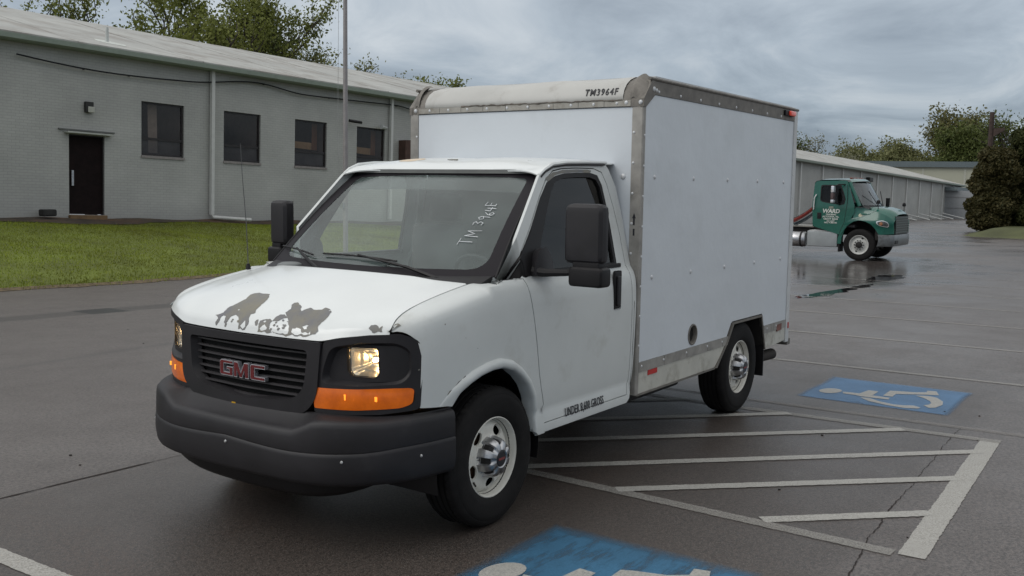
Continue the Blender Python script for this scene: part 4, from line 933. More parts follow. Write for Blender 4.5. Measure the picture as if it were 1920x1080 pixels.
def paint_material(name, col, wear, edge=None, blue=False):
    m = bpy.data.materials.new(name); m.use_nodes = True; t = m.node_tree; b = t.nodes['Principled BSDF']; o = t.nodes['Material Output']
    tcn = t.nodes.new('ShaderNodeTexCoord'); P = t.nodes.new('ShaderNodeNewGeometry').outputs['Position']
    a = N(t, 'ShaderNodeTexNoise', Scale=110, Detail=3, Roughness=.7); L(t, P, a.inputs['Vector']); c_ = N(t, 'ShaderNodeTexNoise', Scale=1.6, Detail=5, Roughness=.6); L(t, P, c_.inputs['Vector'])
    mxn = mathn(t, 'ADD', mathn(t, 'MULTIPLY', a.outputs[0], .55), mathn(t, 'MULTIPLY', c_.outputs[0], .45))
    mr = N(t, 'ShaderNodeMapRange', From__Min=wear-.16, From__Max=wear+.10, To__Min=.97, To__Max=.35); L(t, mxn, mr.inputs[0]); fac = mr.outputs[0]
    if edge is not None: pass
    rp = t.nodes.new('ShaderNodeValToRGB'); L(t, c_.outputs[0], rp.inputs[0]); rp.color_ramp.elements[0].color = (*[v*.72 for v in col], 1); rp.color_ramp.elements[1].color = (*col, 1); rp.color_ramp.elements[0].position = .35; rp.color_ramp.elements[1].position = .65
    L(t, rp.outputs[0], b.inputs['Base Color']); b.inputs['Roughness'].default_value = .6
    if blue:   # sprayed panel: density falls off at its border and streaks inside (UV-like object coordinates -1..1)
        s = t.nodes.new('ShaderNodeSeparateXYZ'); L(t, tcn.outputs['Object'], s.inputs[0])
        ax = mathn(t, 'ABSOLUTE', s.outputs[0]); ay = mathn(t, 'ABSOLUTE', s.outputs[1]); mm = mathn(t, 'MAXIMUM', mathn(t, 'DIVIDE', ax, blue[0]), mathn(t, 'DIVIDE', ay, blue[1]))
        mm = mathn(t, 'ADD', mm, mathn(t, 'MULTIPLY', mathn(t, 'SUBTRACT', c_.outputs[0], .5), .12))
        f2 = N(t, 'ShaderNodeMapRange', From__Min=blue[2], From__Max=1.0, To__Min=1., To__Max=0.); L(t, mm, f2.inputs[0])
        mp = t.nodes.new('ShaderNodeMapping'); mp.inputs['Scale'].default_value = blue[3]; L(t, tcn.outputs['Object'], mp.inputs[0]); st = N(t, 'ShaderNodeTexNoise', Scale=2.2, Detail=6, Roughness=.65); L(t, mp.outputs[0], st.inputs['Vector'])
        f3 = N(t, 'ShaderNodeMapRange', From__Min=blue[4], From__Max=blue[4]+.2, To__Min=1., To__Max=.25); L(t, st.outputs[0], f3.inputs[0])
        fac = mathn(t, 'MULTIPLY', mathn(t, 'MULTIPLY', f2.outputs[0], f3.outputs[0]), mathn(t, 'MULTIPLY_ADD', a.outputs[0], .5, .62), clamp=True)
    tr = t.nodes.new('ShaderNodeBsdfTransparent'); mx = t.nodes.new('ShaderNodeMixShader'); L(t, fac, mx.inputs[0]); L(t, tr.outputs[0], mx.inputs[1]); L(t, b.outputs[0], mx.inputs[2]); L(t, mx.outputs[0], o.inputs[0])
    return m
PW = paint_material('white_road_paint', (.44, .425, .39), .60); PWF = paint_material('faded_white_road_paint', (.30, .285, .26), .53); PWV = paint_material('very_faded_road_paint', (.24, .22, .20), .475)
def line(name, a, b, w, m, z=.004, jit=.0035, parent=lot):
    a = np.array(a, float); b = np.array(b, float); d = b-a; l = np.linalg.norm(d); d /= l; q = np.array((-d[1], d[0])); n = max(2, int(l/.022) if l < 6 else int(l/.15)); V = []; F = []
    for i in range(n+1):
        p = a+d*l*i/n
        for s in (-1, 1):
            r = p+q*s*(w/2+rng.uniform(-jit, jit)); V.append((r[0], r[1], lot_z(r[0])+z))
    for i in range(n): F.append((2*i, 2*i+2, 2*i+3, 2*i+1))
    # keep the face upward
    if (V[2][0]-V[0][0])*(V[1][1]-V[0][1])-(V[2][1]-V[0][1])*(V[1][0]-V[0][0]) < 0: F = [tuple(reversed(f)) for f in F]
    return obj(name, V, F, m, parent)
# hatched no-parking bay (running under the truck)
line('hatch_border', (-3.79, 2.86), (-.90, 2.94), .135, PW)
line('hatch_border', (-3.80, 2.93), (-3.70, .60), .105, PWF, .0045); line('hatch_border', (-3.70, .62), (-3.72, -1.4), .10, PWF, .0045)
line('hatch_border', (-.90, 2.85), (-.985, .50), .10, PWF, .0046); line('hatch_border', (-.99, .52), (-1.02, -1.4), .10, PWV, .0046)
for (a, b) in (((-1.70, 2.87), (-.985, 2.12)), ((-2.58, 2.87), (-.985, 1.19)), ((-3.42, 2.87), (-1.0, .40)), ((-3.76, 2.24), (-1.0, -.55)), ((-3.75, 1.33), (-1.05, -1.35)), ((-3.74, .42), (-2.0, -1.35))):
    line('hatch_stripe', a, b, .095, PW, .0052)
line('parking_line', (-4.13, 3.1), (-4.03, -1.3), .09, PWV, .004)
for x, y0, y1, m in ((-6.36, -2.2, 7.5, PWF), (-8.78, -2.2, 7.5, PWF), (-11.2, -2.6, 7.8, PWF), (-13.6, -2.8, 7.8, PWF), (-16.05, -2.8, 8, PWF), (-18.3, -2.8, 8, PWV), (-20.7, -2.0, 8, PWV), (-23.1, .0, 8, PWV)): line('parking_line', (x+.035*y0*-.9, y0), (x-.028*y1, y1), .085, m)
line('parking_line', (1.83, -1.45), (1.79, 2.6), .11, PW)
line('parking_line', (-64.6, -6.2), (-77., -7.0), .22, PWF, .01); line('parking_line', (-77, -7.0), (-78, -3.), .22, PWF, .01); line('parking_line', (-52, -1.6), (-66, -.6), .2, PWV, .01)
# blue sprayed accessible symbols
def blue_panel(cx, cy, hx, hy, edge, mname, col, streak, thr):
    bm_ = paint_material(mname, col, .9, blue=(hx, hy, edge, streak, thr)); V = [(x, y, 0) for x, y in ((-hx, -hy), (hx, -hy), (hx, hy), (-hx, hy))]
    o = obj('blue_panel', V, [(0, 1, 2, 3)], bm_, lot); o.location = (cx, cy, lot_z(cx)+.0035); return o
blue_panel(-5.10, 1.77, .60, .66, .90, 'blue_road_paint', (.085, .19, .34), (1.2, 1.2, 1), .62)
blue_panel(.57, 1.82, .80, .60, .84, 'worn_blue_road_paint', (.038, .150, .27), (1.1, 4.6, 1), .47)
SYM = [
     [(-0.069, 0.086), (-0.026, 0.092), (0.021, 0.088), (0.064, 0.072), (0.1, 0.048), (0.124, 0.019), (0.133, -0.013), (0.126, -0.044), (0.104, -0.069), (0.07, -0.086), (0.026, -0.093), (-0.02, -0.089), (-0.065, -0.074), (-0.102, -0.05), (-0.126, -0.019), (-0.135, 0.013), (-0.128, 0.044), (-0.105, 0.07)] ,
     [(-0.029, 0.101), (-0.041, 0.178), (-0.043, 0.252), (-0.257, 0.28), (-0.253, 0.371), (-0.029, 0.374), (-0.02, 0.531), (0.065, 0.537), (0.079, 0.407), (0.081, 0.291), (0.056, 0.245), (0.052, 0.134)] ,
     [(0.131, 0.305), (0.105, 0.375), (0.207, 0.507), (0.252, 0.63), (0.235, 0.709), (0.189, 0.781), (0.243, 0.851), (0.296, 0.84), (0.347, 0.735), (0.319, 0.581), (0.252, 0.414)] ,
     [(-0.361, 0.448), (-0.388, 0.506), (-0.435, 0.661), (-0.502, 0.744), (-0.588, 0.731), (-0.606, 0.809), (-0.426, 0.869), (-0.383, 0.769), (-0.236, 0.532), (-0.084, 0.535), (-0.08, 0.454)] ,
     [(-0.275, 0.697), (-0.317, 0.764), (-0.324, 0.819), (-0.297, 0.877), (-0.152, 0.956), (0.0, 0.982), (0.161, 0.955), (0.207, 0.911), (0.123, 0.848), (0.063, 0.881), (-0.009, 0.886), (-0.101, 0.856), (-0.197, 0.789)] ,
]
def symbol(hx, hy, m):
    z = lot_z(hx)+.0062; V = []; F = []
    for P_ in SYM:
        P_ = [(hx+a, hy+b) for a, b in P_]; r = geometry.delaunay_2d_cdt([Vector(p) for p in P_], [], [list(range(len(P_)))], 1, 1e-6); k = len(V); V += [(v[0], v[1], z) for v in r[0]]
        F += [tuple(q+k for q in t_) if ((r[0][t_[1]]-r[0][t_[0]]).cross(r[0][t_[2]]-r[0][t_[0]])) > 0 else tuple(q+k for q in reversed(t_)) for t_ in r[2]]
    return obj('accessible_symbol', V, F, m, lot)
symbol(-4.929, 1.317, PW)
symbol(.515, 1.385, PW)
# cracks and the tar seam
def crack(pts, w, amp, name='crack', n=60, m=None):
    P = [np.array(p, float) for p in pts]; d = np.r_[0, np.cumsum([np.linalg.norm(b-a) for a, b in zip(P, P[1:])])]; V = []; F = []; off = 0
    for i in range(n+1):
        t = d[-1]*i/n; p = np.array((np.interp(t, d, [q[0] for q in P]), np.interp(t, d, [q[1] for q in P]))); off = off*.93+rng.uniform(-amp, amp); ww = w*rng.uniform(.15, 1.4)/2*(1 if p[0] > -1.9 else .55)
        V += [(p[0], p[1]+off-ww, lot_z(p[0])+.0030), (p[0], p[1]+off+ww, lot_z(p[0])+.0030)]
    for i in range(n): F.append((2*i, 2*i+1, 2*i+3, 2*i+2) if V[2][0] < V[0][0] else (2*i, 2*i+2, 2*i+3, 2*i+1))
    return obj(name, V, F, m or CRK, lot)
CRK = mat('dark_crack_and_seam', (.025, .018, .016), .9)  # flat dark tone shared by the crack and the tar seam
CRK2 = 0
crack([(3., 2.95), (-.45, 2.75), (-1.4, 2.67), (-3., 2.62), (-4.1, 2.58)], .008, .005, n=320)
crack([(5, -1.66), (1.36, -1.593), (.13, -1.557), (-3, -1.5), (-7, -1.45)], .016, .003, 'tar_seam', 90)
PEB = mat('dark_pebble', (.02, .017, .015), .8); pm = None
for i in range(60):
    x, y = rng.uniform(-8, 3.5), rng.uniform(-9, 3.3); r_ = rng.uniform(.004, .010)
    if pm is None: o = MB().box((-1, -.8, 0), (1, .8, .9), .4).build('pebble', PEB, lot, True); pm = o.data
    else: o = bpy.data.objects.new('pebble', pm); COL.objects.link(o); o.parent = lot
    o.location = (x, y, lot_z(x)); o.scale = (r_, r_, r_); o.rotation_euler = (0, 0, rng.uniform(0, 6))

# --- lawn
LAWN = mat('lawn_soil_and_thatch', (.115, .145, .022), .95, noise=.2, nscale=1.2, col2=(.070, .080, .018), bump=.4, bscale=30)
xs = axis(16, -36, 90); 
V = []; F = []
for x in xs:
    ye = edge_y(x); yw = P0[1]+D[1]/D[0]*(x-P0[0])+.0
    for j in range(16):
        t = j/15; y = ye+(yw-.3-ye)*t; V.append((x, y, lawn_z(x, y)+(.012 if j else -.02)))
for i in range(len(xs)-1):
    for j in range(15): F.append((i*16+j, i*16+j+1, (i+1)*16+j+1, (i+1)*16+j))
lawn = obj('lawn', V, F, LAWN, None, True); lawn['kind'] = 'structure'
def grass(name, n, region, h0, h1, colr):
    m = bpy.data.materials.new(name+'_blades'); m.use_nodes = True; t = m.node_tree; b = t.nodes['Principled BSDF']
    P = t.nodes.new('ShaderNodeNewGeometry').outputs['Position']; a = N(t, 'ShaderNodeTexNoise', Scale=.55, Detail=6, Roughness=.65); L(t, P, a.inputs['Vector'])
    rp = t.nodes.new('ShaderNodeValToRGB'); L(t, a.outputs[0], rp.inputs[0]); rp.color_ramp.elements[0].position = .36; rp.color_ramp.elements[1].position = .64
    rp.color_ramp.elements[0].color = (*colr[0], 1); rp.color_ramp.elements[1].color = (*colr[1], 1)
    f_ = N(t, 'ShaderNodeTexNoise', Scale=7, Detail=3, Roughness=.6); L(t, P, f_.inputs['Vector']); mx = t.nodes.new('ShaderNodeMixRGB'); mrr = N(t, 'ShaderNodeMapRange', From__Min=.55, From__Max=.75, To__Min=0., To__Max=.6); L(t, f_.outputs[0], mrr.inputs[0]); L(t, mrr.outputs[0], mx.inputs[0]); L(t, rp.outputs[0], mx.inputs[1]); mx.inputs[2].default_value = (*colr[2], 1)
    L(t, mx.outputs[0], b.inputs['Base Color']); b.inputs['Roughness'].default_value = .7; b.inputs['Specular IOR Level'].default_value = .2
    V = np.empty((n, 3, 3)); 
    for i in range(n):
        x, y, z = region(); a_ = rng.uniform(0, math.pi); h = rng.uniform(h0, h1); w = h*.22; c, s = math.cos(a_)*w, math.sin(a_)*w; lx, ly = rng.uniform(-.5, .5, 2)*h
        V[i] = ((x-c, y-s, z), (x+c, y+s, z), (x+lx, y+ly, z+h))
    me = bpy.data.meshes.new(name); me.vertices.add(3*n); me.vertices.foreach_set('co', V.ravel()); me.loops.add(3*n); me.loops.foreach_set('vertex_index', np.arange(3*n)); me.polygons.add(n); me.polygons.foreach_set('loop_start', np.arange(n)*3); me.polygons.foreach_set('loop_total', np.full(n, 3)); me.update(); me.materials.append(m)
    o = bpy.data.objects.new(name, me); COL.objects.link(o); o['kind'] = 'stuff'; return o
def lawn_pt():
    x = rng.uniform(-22, 7); ye = edge_y(x)+rng.normal(0, .05); yw = P0[1]+D[1]/D[0]*(x-P0[0])+.45+(.35+.15*math.sin(x*3)+.1*math.sin(x*7) if -13.5 < x < 4 else 0)
    y = ye+(yw-ye)*rng.random()**.95; return x, y, lawn_z(x, y)
tag(grass('grass', 230000, lawn_pt, .02, .055, ((.125, .135, .018), (.225, .270, .030), (.20, .18, .06))), 'rough mown grass on the bank below the grey brick wall', 'grass')
# bare earth against the wall and leaf litter on the verge
V = []; F = []
for i in range(81):
    x = 8-i*.42; yw = P0[1]+D[1]/D[0]*(x-P0[0]); u = -11.39-x; e_ = 1.05+.16*math.sin(x*1.7)+.1*math.sin(x*4.1)
    if u > 1.5: e_ *= .5
    V += [(x, yw, wall_base(u)+.05+.02*math.sin(x*2.3)), (x, yw+e_, lawn_z(x, yw+e_)+.03)]
for i in range(80): F.append((2*i, 2*i+1, 2*i+3, 2*i+2))
o = obj('soil_strip', V, F, mat('bare_soil', (.055, .042, .030), .95, noise=.35, nscale=3, bump=.6, bscale=25, dirt=((.11, .055, .028), 1.2, .5, .7)), None, True); o['kind'] = 'structure'
V = []; F = []
for i in range(141):
    x = 10-i*.28; ye = edge_y(x); V += [(x, ye+.07+.05*math.sin(x*5.3)+.04*math.sin(x*13), lot_z(x)+.006), (x, ye-.12, lawn_z(x, ye-.12)+.022)]
for i in range(140): F.append((2*i, 2*i+1, 2*i+3, 2*i+2))
o = obj('verge', V, F, mat('leaf_littered_verge', (.13, .095, .055), .95, noise=.4, nscale=9, bump=.5, bscale=60), None, True); o['kind'] = 'structure'

# ------------------------------------------------------------------ LONG BRICK BUILDING
def brick_material():
    m = bpy.data.materials.new('grey_painted_brick'); m.use_nodes = True; t = m.node_tree; b = t.nodes['Principled BSDF']; tcn = t.nodes.new('ShaderNodeTexCoord')
    mp = t.nodes.new('ShaderNodeMapping'); mp.inputs['Rotation'].default_value = (math.radians(-90), 0, 0); s = t.nodes.new('ShaderNodeSeparateXYZ'); L(t, tcn.outputs['Object'], s.inputs[0]); cb = t.nodes.new('ShaderNodeCombineXYZ'); L(t, s.outputs[0], cb.inputs[0]); L(t, s.outputs[2], cb.inputs[1])
    br = t.nodes.new('ShaderNodeTexBrick'); L(t, cb.outputs[0], br.inputs['Vector']); br.inputs['Scale'].default_value = 1.; br.inputs['Brick Width'].default_value = .21; br.inputs['Row Height'].default_value = .075; br.inputs['Mortar Size'].default_value = .007; br.inputs['Mortar Smooth'].default_value = .3
    br.inputs['Color1'].default_value = (.405, .405, .382, 1); br.inputs['Color2'].default_value = (.380, .380, .360, 1); br.inputs['Mortar'].default_value = (.325, .325, .312, 1)
    nz = N(t, 'ShaderNodeTexNoise', Scale=.5, Detail=7, Roughness=.6); L(t, tcn.outputs['Object'], nz.inputs['Vector']); mr = N(t, 'ShaderNodeMapRange', From__Min=.35, From__Max=.7, To__Min=.86, To__Max=1.08); L(t, nz.outputs[0], mr.inputs[0])
    vm = t.nodes.new('ShaderNodeVectorMath'); vm.operation = 'SCALE'; L(t, br.outputs['Color'], vm.inputs[0]); L(t, mr.outputs[0], vm.inputs['Scale'])
    # darker towards the foot of the wall, broken up by noise
    f = N(t, 'ShaderNodeMapRange', From__Min=.0, From__Max=.6, To__Min=.35, To__Max=0.); L(t, s.outputs[2], f.inputs[0]); mx = t.nodes.new('ShaderNodeMixRGB'); L(t, mathn(t, 'MULTIPLY', f.outputs[0], nz.outputs[0]), mx.inputs[0]); L(t, vm.outputs[0], mx.inputs[1]); mx.inputs[2].default_value = (.10, .10, .085, 1)
    L(t, mx.outputs[0], b.inputs['Base Color']); b.inputs['Roughness'].default_value = .55
    bp = N(t, 'ShaderNodeBump', Strength=.35, Distance=.010); L(t, mathn(t, 'SUBTRACT', 1., br.outputs['Fac']), bp.inputs['Height']); L(t, bp.outputs[0], b.inputs['Normal']); return m
bld = empty('brick_building'); tag(bld, 'long low grey painted brick building with pale metal roof behind the lawn', 'building')
Dv = Vector((D[0], D[1], -WSL)).normalized(); Yv = Vector((0, 0, 1)).cross(Dv).normalized(); Zv = Dv.cross(Yv)
bld.matrix_world = Matrix(((Dv.x, Yv.x, Zv.x, P0[0]), (Dv.y, Yv.y, Zv.y, P0[1]), (Dv.z, Yv.z, Zv.z, P0[2]), (0, 0, 0, 1)))
U0, U1, VE, VB = -16., 100.5, 4.62, -.9
wins = [(1.70+2.82*i, 3.11+2.82*i, 1.86, 3.385) for i in range(4)]; more = [(14.6+2.82*i, 16.0+2.82*i, 1.86, 3.385) for i in range(10)]
doors = [(-.46, .57, .13, 2.29), (66.7, 68.5, .0, 3.30)]
holes = wins+more+doors
us = sorted({U0, U1}|{h[0] for h in holes}|{h[1] for h in holes}|set(np.arange(-12, 100, 8.).tolist())); vs_ = sorted({VB, VE}|{h[2] for h in holes}|{h[3] for h in holes})
m_ = MB()
for a, b in zip(us, us[1:]):
    for c, d in zip(vs_, vs_[1:]):
        cu, cv = (a+b)/2, (c+d)/2
        if any(h[0] < cu < h[1] and h[2] < cv < h[3] for h in holes): continue
        m_.add([(a, 0, c), (b, 0, c), (b, 0, d), (a, 0, d)], [(0, 1, 2, 3)])
for h in holes:
    a, b, c, d = h; r_ = .16
    m_.add([(a, 0, c), (a, r_, c), (a, r_, d), (a, 0, d)], [(0, 1, 2, 3)]); m_.add([(b, 0, c), (b, r_, c), (b, r_, d), (b, 0, d)], [(3, 2, 1, 0)])
    m_.add([(a, 0, d), (b, 0, d), (b, r_, d), (a, r_, d)], [(0, 1, 2, 3)]); m_.add([(a, 0, c), (b, 0, c), (b, r_, c), (a, r_, c)], [(3, 2, 1, 0)])
m_.add([(U1, 0, VB), (U1, 16, VB), (U1, 16, VE), (U1, 8, 6.7), (U1, 0, VE)], [(0, 1, 2, 3, 4)]); m_.add([(U0, 0, VB), (U0, 16, VB), (U0, 16, VE), (U0, 8, 6.7), (U0, 0, VE)], [(4, 3, 2, 1, 0)])
wall = m_.build('wall', brick_material(), bld)
ROOF = mat('pale_coated_roof', (.37, .37, .345), .55, noise=.14, nscale=.5, dirt=((.20, .175, .150), .8, .47, .75))
rm = MB(); 
for k, (a, b) in enumerate(zip(np.arange(U0, U1, 3.9), np.arange(U0+3.9, U1+3.9, 3.9))):
    b = min(b, U1+.2); o_ = MB().add([(a+.005, -.38, 4.70), (b-.005, -.38, 4.70), (b-.005, 8, 6.78), (a+.005, 8, 6.78), (a+.005, -.38, 4.66), (b-.005, -.38, 4.66)], [(0, 1, 2, 3), (4, 5, 1, 0)]).build('roof', ROOF, bld)
    MB().box((b-.03, -.37, 0), (b+.03, -.36, .0)); 
MB().add([(U0, 8, 6.78), (U1, 8, 6.78), (U1, 16.4, 4.7), (U0, 16.4, 4.7)], [(0, 1, 2, 3)]).build('roof_rear_slope', ROOF, bld)
rs = MB()
for a in np.arange(U0+3.9, U1, 3.9): rs.add([(a-.035, -.385, 4.702), (a+.035, -.385, 4.702), (a+.035, 8, 6.79), (a-.035, 8, 6.79), (a, -.385, 4.712), (a, 8, 6.80)], [(0, 4, 5, 3), (4, 1, 2, 5)])
rs.build('roof_seam', ROOF, bld)
GUT = mat('pale_green_gutter', (.27, .315, .27), .5, noise=.08)
gm = MB()
gm.add([(U0, -.38, 4.655), (U1, -.38, 4.655), (U1, -.46, 4.65), (U0, -.46, 4.65), (U1, -.44, 4.53), (U0, -.44, 4.53), (U1, -.36, 4.50), (U0, -.36, 4.50), (U1, .0, 4.50), (U0, .0, 4.50)], [(0, 1, 2, 3), (3, 2, 4, 5), (5, 4, 6, 7), (7, 6, 8, 9)])
gm.build('gutter', GUT, bld)
DSP = mat('white_downspout', (.56, .56, .54), .5, noise=.06)
m_ = MB(); m_.box((3.97, -.16, .20), (4.08, -.05, 4.50)); m_.tube([(4.02, -.11, .22), (4.06, -.13, .12), (5.15, -.55, .06)], .055, 8); m_.build('downspout', DSP, bld)
MB().box((11.73, -.16, .15), (11.84, -.05, 4.50)).build('downspout', DSP, bld)
for k, u in enumerate(np.arange(35.2, 99, 4.4)):
    m_ = MB().box((u-.10, -.10, .1), (u+.10, -.002, 4.50))
    if u > 70: m_.tube([(u, -.12, 1.0-.0*u), (u+.2, -.6, .95)], .06, 5)
    m_.build('pilaster', DSP if k % 1 == 0 else DSP, bld)
    if u > 72:
        z0 = lot_z(P0[0]-u)-(.806-WSL*u); MB().tube([(u, -.12, z0+.55), (u+.9, -2.0, z0+.08)], .06, 6).build('drain_leader', DSP, bld)
WF = mat('dark_window_frame', (.022, .018, .018), .45); DARKROOM = mat('unlit_room', (.16, .13, .12), .95); TAN_REFLECTION = mat('tan_painted_reflection', (.50, .36, .20), .8, noise=.15)
WG = glass_mat('building_glass', (.62, .58, .56), .06, (.2, .17, .16), 1.42, .03)
WGL = glass_mat('screened_lower_glass', (.45, .43, .43), .22, (.16, .15, .155), 1.42, .1)
SILL = mat('painted_brick_sill', (.26, .235, .225), .6, noise=.15, nscale=12)
for i, (a, b, c, d) in enumerate(wins+more):
    f = MB(); t_ = .055; y0, y1 = .06, .12; sp_ = c+(d-c)*.315
    for q in (((a, y0, c), (b, y1, c+t_)), ((a, y0, d-t_), (b, y1, d)), ((a, y0, c+t_), (a+t_, y1, d-t_)), ((b-t_, y0, c+t_), (b, y1, d-t_)), ((a+t_, y0-.01, sp_-.035), (b-t_, y1, sp_+.035))): f.box(*q)
    fr = f.build('window', WF, bld)
    MB().add([(a+t_, .09, c+t_), (b-t_, .09, c+t_), (b-t_, .09, sp_-.035), (a+t_, .09, sp_-.035)], [(0, 1, 2, 3)]).build('pane', WGL, fr)
    MB().add([(a+t_, .09, sp_+.035), (b-t_, .09, sp_+.035), (b-t_, .09, d-t_), (a+t_, .09, d-t_)], [(0, 1, 2, 3)]).build('pane', WG, fr)
    MB().box((a-.01, -.035, c-.075), (b+.01, .10, c-.002)).build('sill', SILL, fr)
    if i < 4:
        MB().add([(a, .161, c), (b, .161, c), (b, 2.2, c), (a, 2.2, c), (a, .161, d), (b, .161, d), (b, 2.2, d), (a, 2.2, d)], [(0, 1, 2, 3), (4, 7, 6, 5), (0, 3, 7, 4), (1, 5, 6, 2), (2, 6, 7, 3)]).build('room', DARKROOM, fr)
        if i in (0,): MB().add([(a+.45, .35, c+.1), (a+.75, .35, c+.1), (a+.72, .35, d), (a+.42, .35, d)], [(0, 1, 2, 3)]).build('curtain', mat('pale_curtain', (.42, .38, .34), .9), fr)
        if i in (2, 3):
            MB().add([(a+.1, .4, sp_+.14), (b-.12, .4, sp_+.10), (b-.12, .4, sp_+.34), (a+.1, .4, sp_+.36)], [(0, 1, 2, 3)]).build('reflected_band', TAN_REFLECTION, fr)  # tan sheet behind the pane paints in a reflected band
            MB().add([(b-.34, .38, sp_+.1), (b-.10, .38, sp_+.1), (b-.10, .38, d-.05), (b-.34, .38, d-.05)], [(0, 1, 2, 3)]).build('curtain', mat('brown_curtain', (.26, .13, .07), .9), fr)
for (a, b, c, d) in doors:
    big = b-a > 1.5
    dr_ = MB().box((a+.03, .09, c+.02), (b-.03, .13, d-.02)).build('entrance_door', mat('dark_brown_door', (.012, .007, .007), .75, noise=.3, spec=.15), bld)
    f = MB(); f.box((a, .05, c), (a+.03, .15, d)); f.box((b-.03, .05, c), (b, .15, d)); f.box((a+.03, .05, d-.03), (b-.03, .15, d)); f.build('door_frame', WF, dr_)
    if not big:
        h_ = MB().box((a+.10, .04, c+.78), (a+.165, .075, c+1.20), .008); h_.build('door_handle', CHROME, dr_)
        MB().box((a+.115, .07, c+1.14), (a+.15, .09, c+1.18)).build('door_lock', CHROME, dr_)
        MB().box((a-.14, -.20, d+.02), (b+.16, -.004, d+.065), .01).build('door_canopy', mat('pale_door_canopy', (.40, .41, .37), .5), bld)
        MB().box((a-.30, -.05, d+.10), (b+.28, -.004, d+.135)).build('canopy_flashing', mat('dark_flashing', (.12, .125, .115), .6), bld)
        MB().box((a-.02, -.10, c-.155), (b+.03, .10, c-.004), .01).build('doorstep', mat('tan_stone_step', (.17, .105, .052), .8, noise=.2), bld)
lm = MB().box((-.03, -.10, 2.90), (.20, -.004, 3.19), .01).build('wall_lamp', mat('dark_bronze', (.02, .02, .018), .5), bld)
MB().box((.02, -.14, 2.90), (.21, -.101, 3.06), .02).build('lamp_lens', mat('milky_lens', (.42, .42, .37), .4), lm)
MB().box((67.4, -.35, 3.75), (68.3, -.02, 4.1), .05).build('wall_lamp', mat('dark_bronze', (.02, .02, .018), .5), bld)
MB().tube([(9.55, -.25, 3.52), (10.1, -.28, 3.50)], .05, 8).build('floodlight_bracket', PLASTIC_D, bld)
MB().tube([(11.15, -.22, 3.44), (11.6, -.05, 3.44)], [.075, .05], 8).build('security_camera', mat('pale_camera', (.45, .46, .45), .5), bld)
MB().prism([(0, 0), (.95, 0), (.95, .5), (.62, .55)], lambda p: (12.3+p[1], -.01, 2.10+p[0]+.1*p[1]), lambda p: (12.3+p[1], -.35-p[1]*.2, 2.10+p[0])).build('louvre_hood', mat('rusty_brown_metal', (.075, .040, .030), .7, noise=.25), bld)
pts = []
kn = [(-2.6, 4.30), (-1.8, 4.17), (.74, 4.03), (3.2, 4.10), (5.73, 4.36), (7.6, 4.20), (9.8, 4.24), (12.15, 4.29), (12.6, 4.24), (14, 4.1)]
cs_ = spl([k[0] for k in kn], [k[1]-.0 for k in kn])
MB().tube([(float(u), -.12, cs_(float(u))) for u in np.linspace(-1.9, 14, 60)], .022, 5).build('cable', mat('black_cable', (.015, .015, .02), .7), bld)
for u in (-.05, 1.3, 4.0, 6., 8.8, 12.1): MB().tube([(u, -.002, cs_(u)), (u, -.14, cs_(u))], .02, 5).build('cable_clip', WF, bld)
vp = MB().tube([(-.35+1.6, 1.0, 4.9), (1.25, 1.0, 5.45)], [.055, .045], 10).build('roof_vent', mat('pale_vent_pipe', (.50, .52, .50), .5), bld, True)
MB().prism([(.95, .5), (1.5, .42), (1.75, .9), (1.4, 1.3), (1.0, 1.25), (.8, .8)], lambda p: (p[0], p[1], 4.70+(p[1]+.38)*.2482+.01), lambda p: (p[0], p[1], 4.70+(p[1]+.38)*.2482+.001)).build('roof_flashing', mat('fresh_sealant', (.52, .54, .50), .6), bld)
# objects by the wall
def wpt(u, y, v): 
    q = Vector((P0[0], P0[1], P0[2]))+Dv*u+Yv*y+Zv*v; return q
o = MB().box((-.19, -.13, -.02), (.19, .13, .16), .05).build('concrete_block', mat('dark_block', (.03, .03, .028), .9, noise=.3), None, True); q = wpt(-1.2, -.28, .11); o.location = q; tag(o, 'dark rounded block lying at the foot of the wall left of the brown door', 'block')
# flagpole
fpx, fpy = -14.03, -13.72; z0 = lawn_z(fpx, fpy)
fp = empty('flagpole', (fpx, fpy, z0)); tag(fp, 'tall grey metal flagpole standing on the lawn in front of the brick building', 'flagpole')
MB().tube([(0, 0, -.1), (0, 0, 4), (0, 0, 9.)], [.066, .058, .045], 14).build('pole', mat('dull_grey_pole', (.30, .28, .28), .5, metal=.3, noise=.1), fp, True)
MB().tube([(.10, -.10, 1.2), (.13, -.14, 3.), (.10, -.1, 8.8)], .006, 4).build('halyard', mat('pale_rope', (.3, .3, .3), .8), fp)
MB().box((.03, -.06, 1.15), (.12, .02, 1.30)).build('cleat', CHROME, fp)

# ------------------------------------------------------------------ CREAM WAREHOUSE AND END WALL BEYOND
wh = empty('warehouse', (-150, -22, -1)); tag(wh, 'cream metal warehouse with dark roof edge beyond the far end of the brick building', 'building')
a_ = np.array((-138., -52.)); b_ = np.array((-150.5, -14.)); dd_ = (b_-a_)/np.linalg.norm(b_-a_); nn_ = np.array((-dd_[1], dd_[0]))
if nn_ @ (np.array((4, 4))-a_) < 0: nn_ = -nn_
def wq(s_, y, z): p = a_+dd_*s_-nn_*y; return (p[0]+150, p[1]+22, z+1)
Lw = np.linalg.norm(b_-a_)
CREAM = mat('cream_metal_cladding', (.42, .42, .33), .6, noise=.06, nscale=.3)
MB().add([wq(0, 0, -3), wq(Lw, 0, -3), wq(Lw, 0, 6.0), wq(0, 0, 6.0), wq(0, 30, -3), wq(Lw, 30, -3), wq(Lw, 30, 6.0), wq(0, 30, 6.0)], [(0, 1, 2, 3), (1, 5, 6, 2), (4, 0, 3, 7), (5, 4, 7, 6)]).build('wall', CREAM, wh)
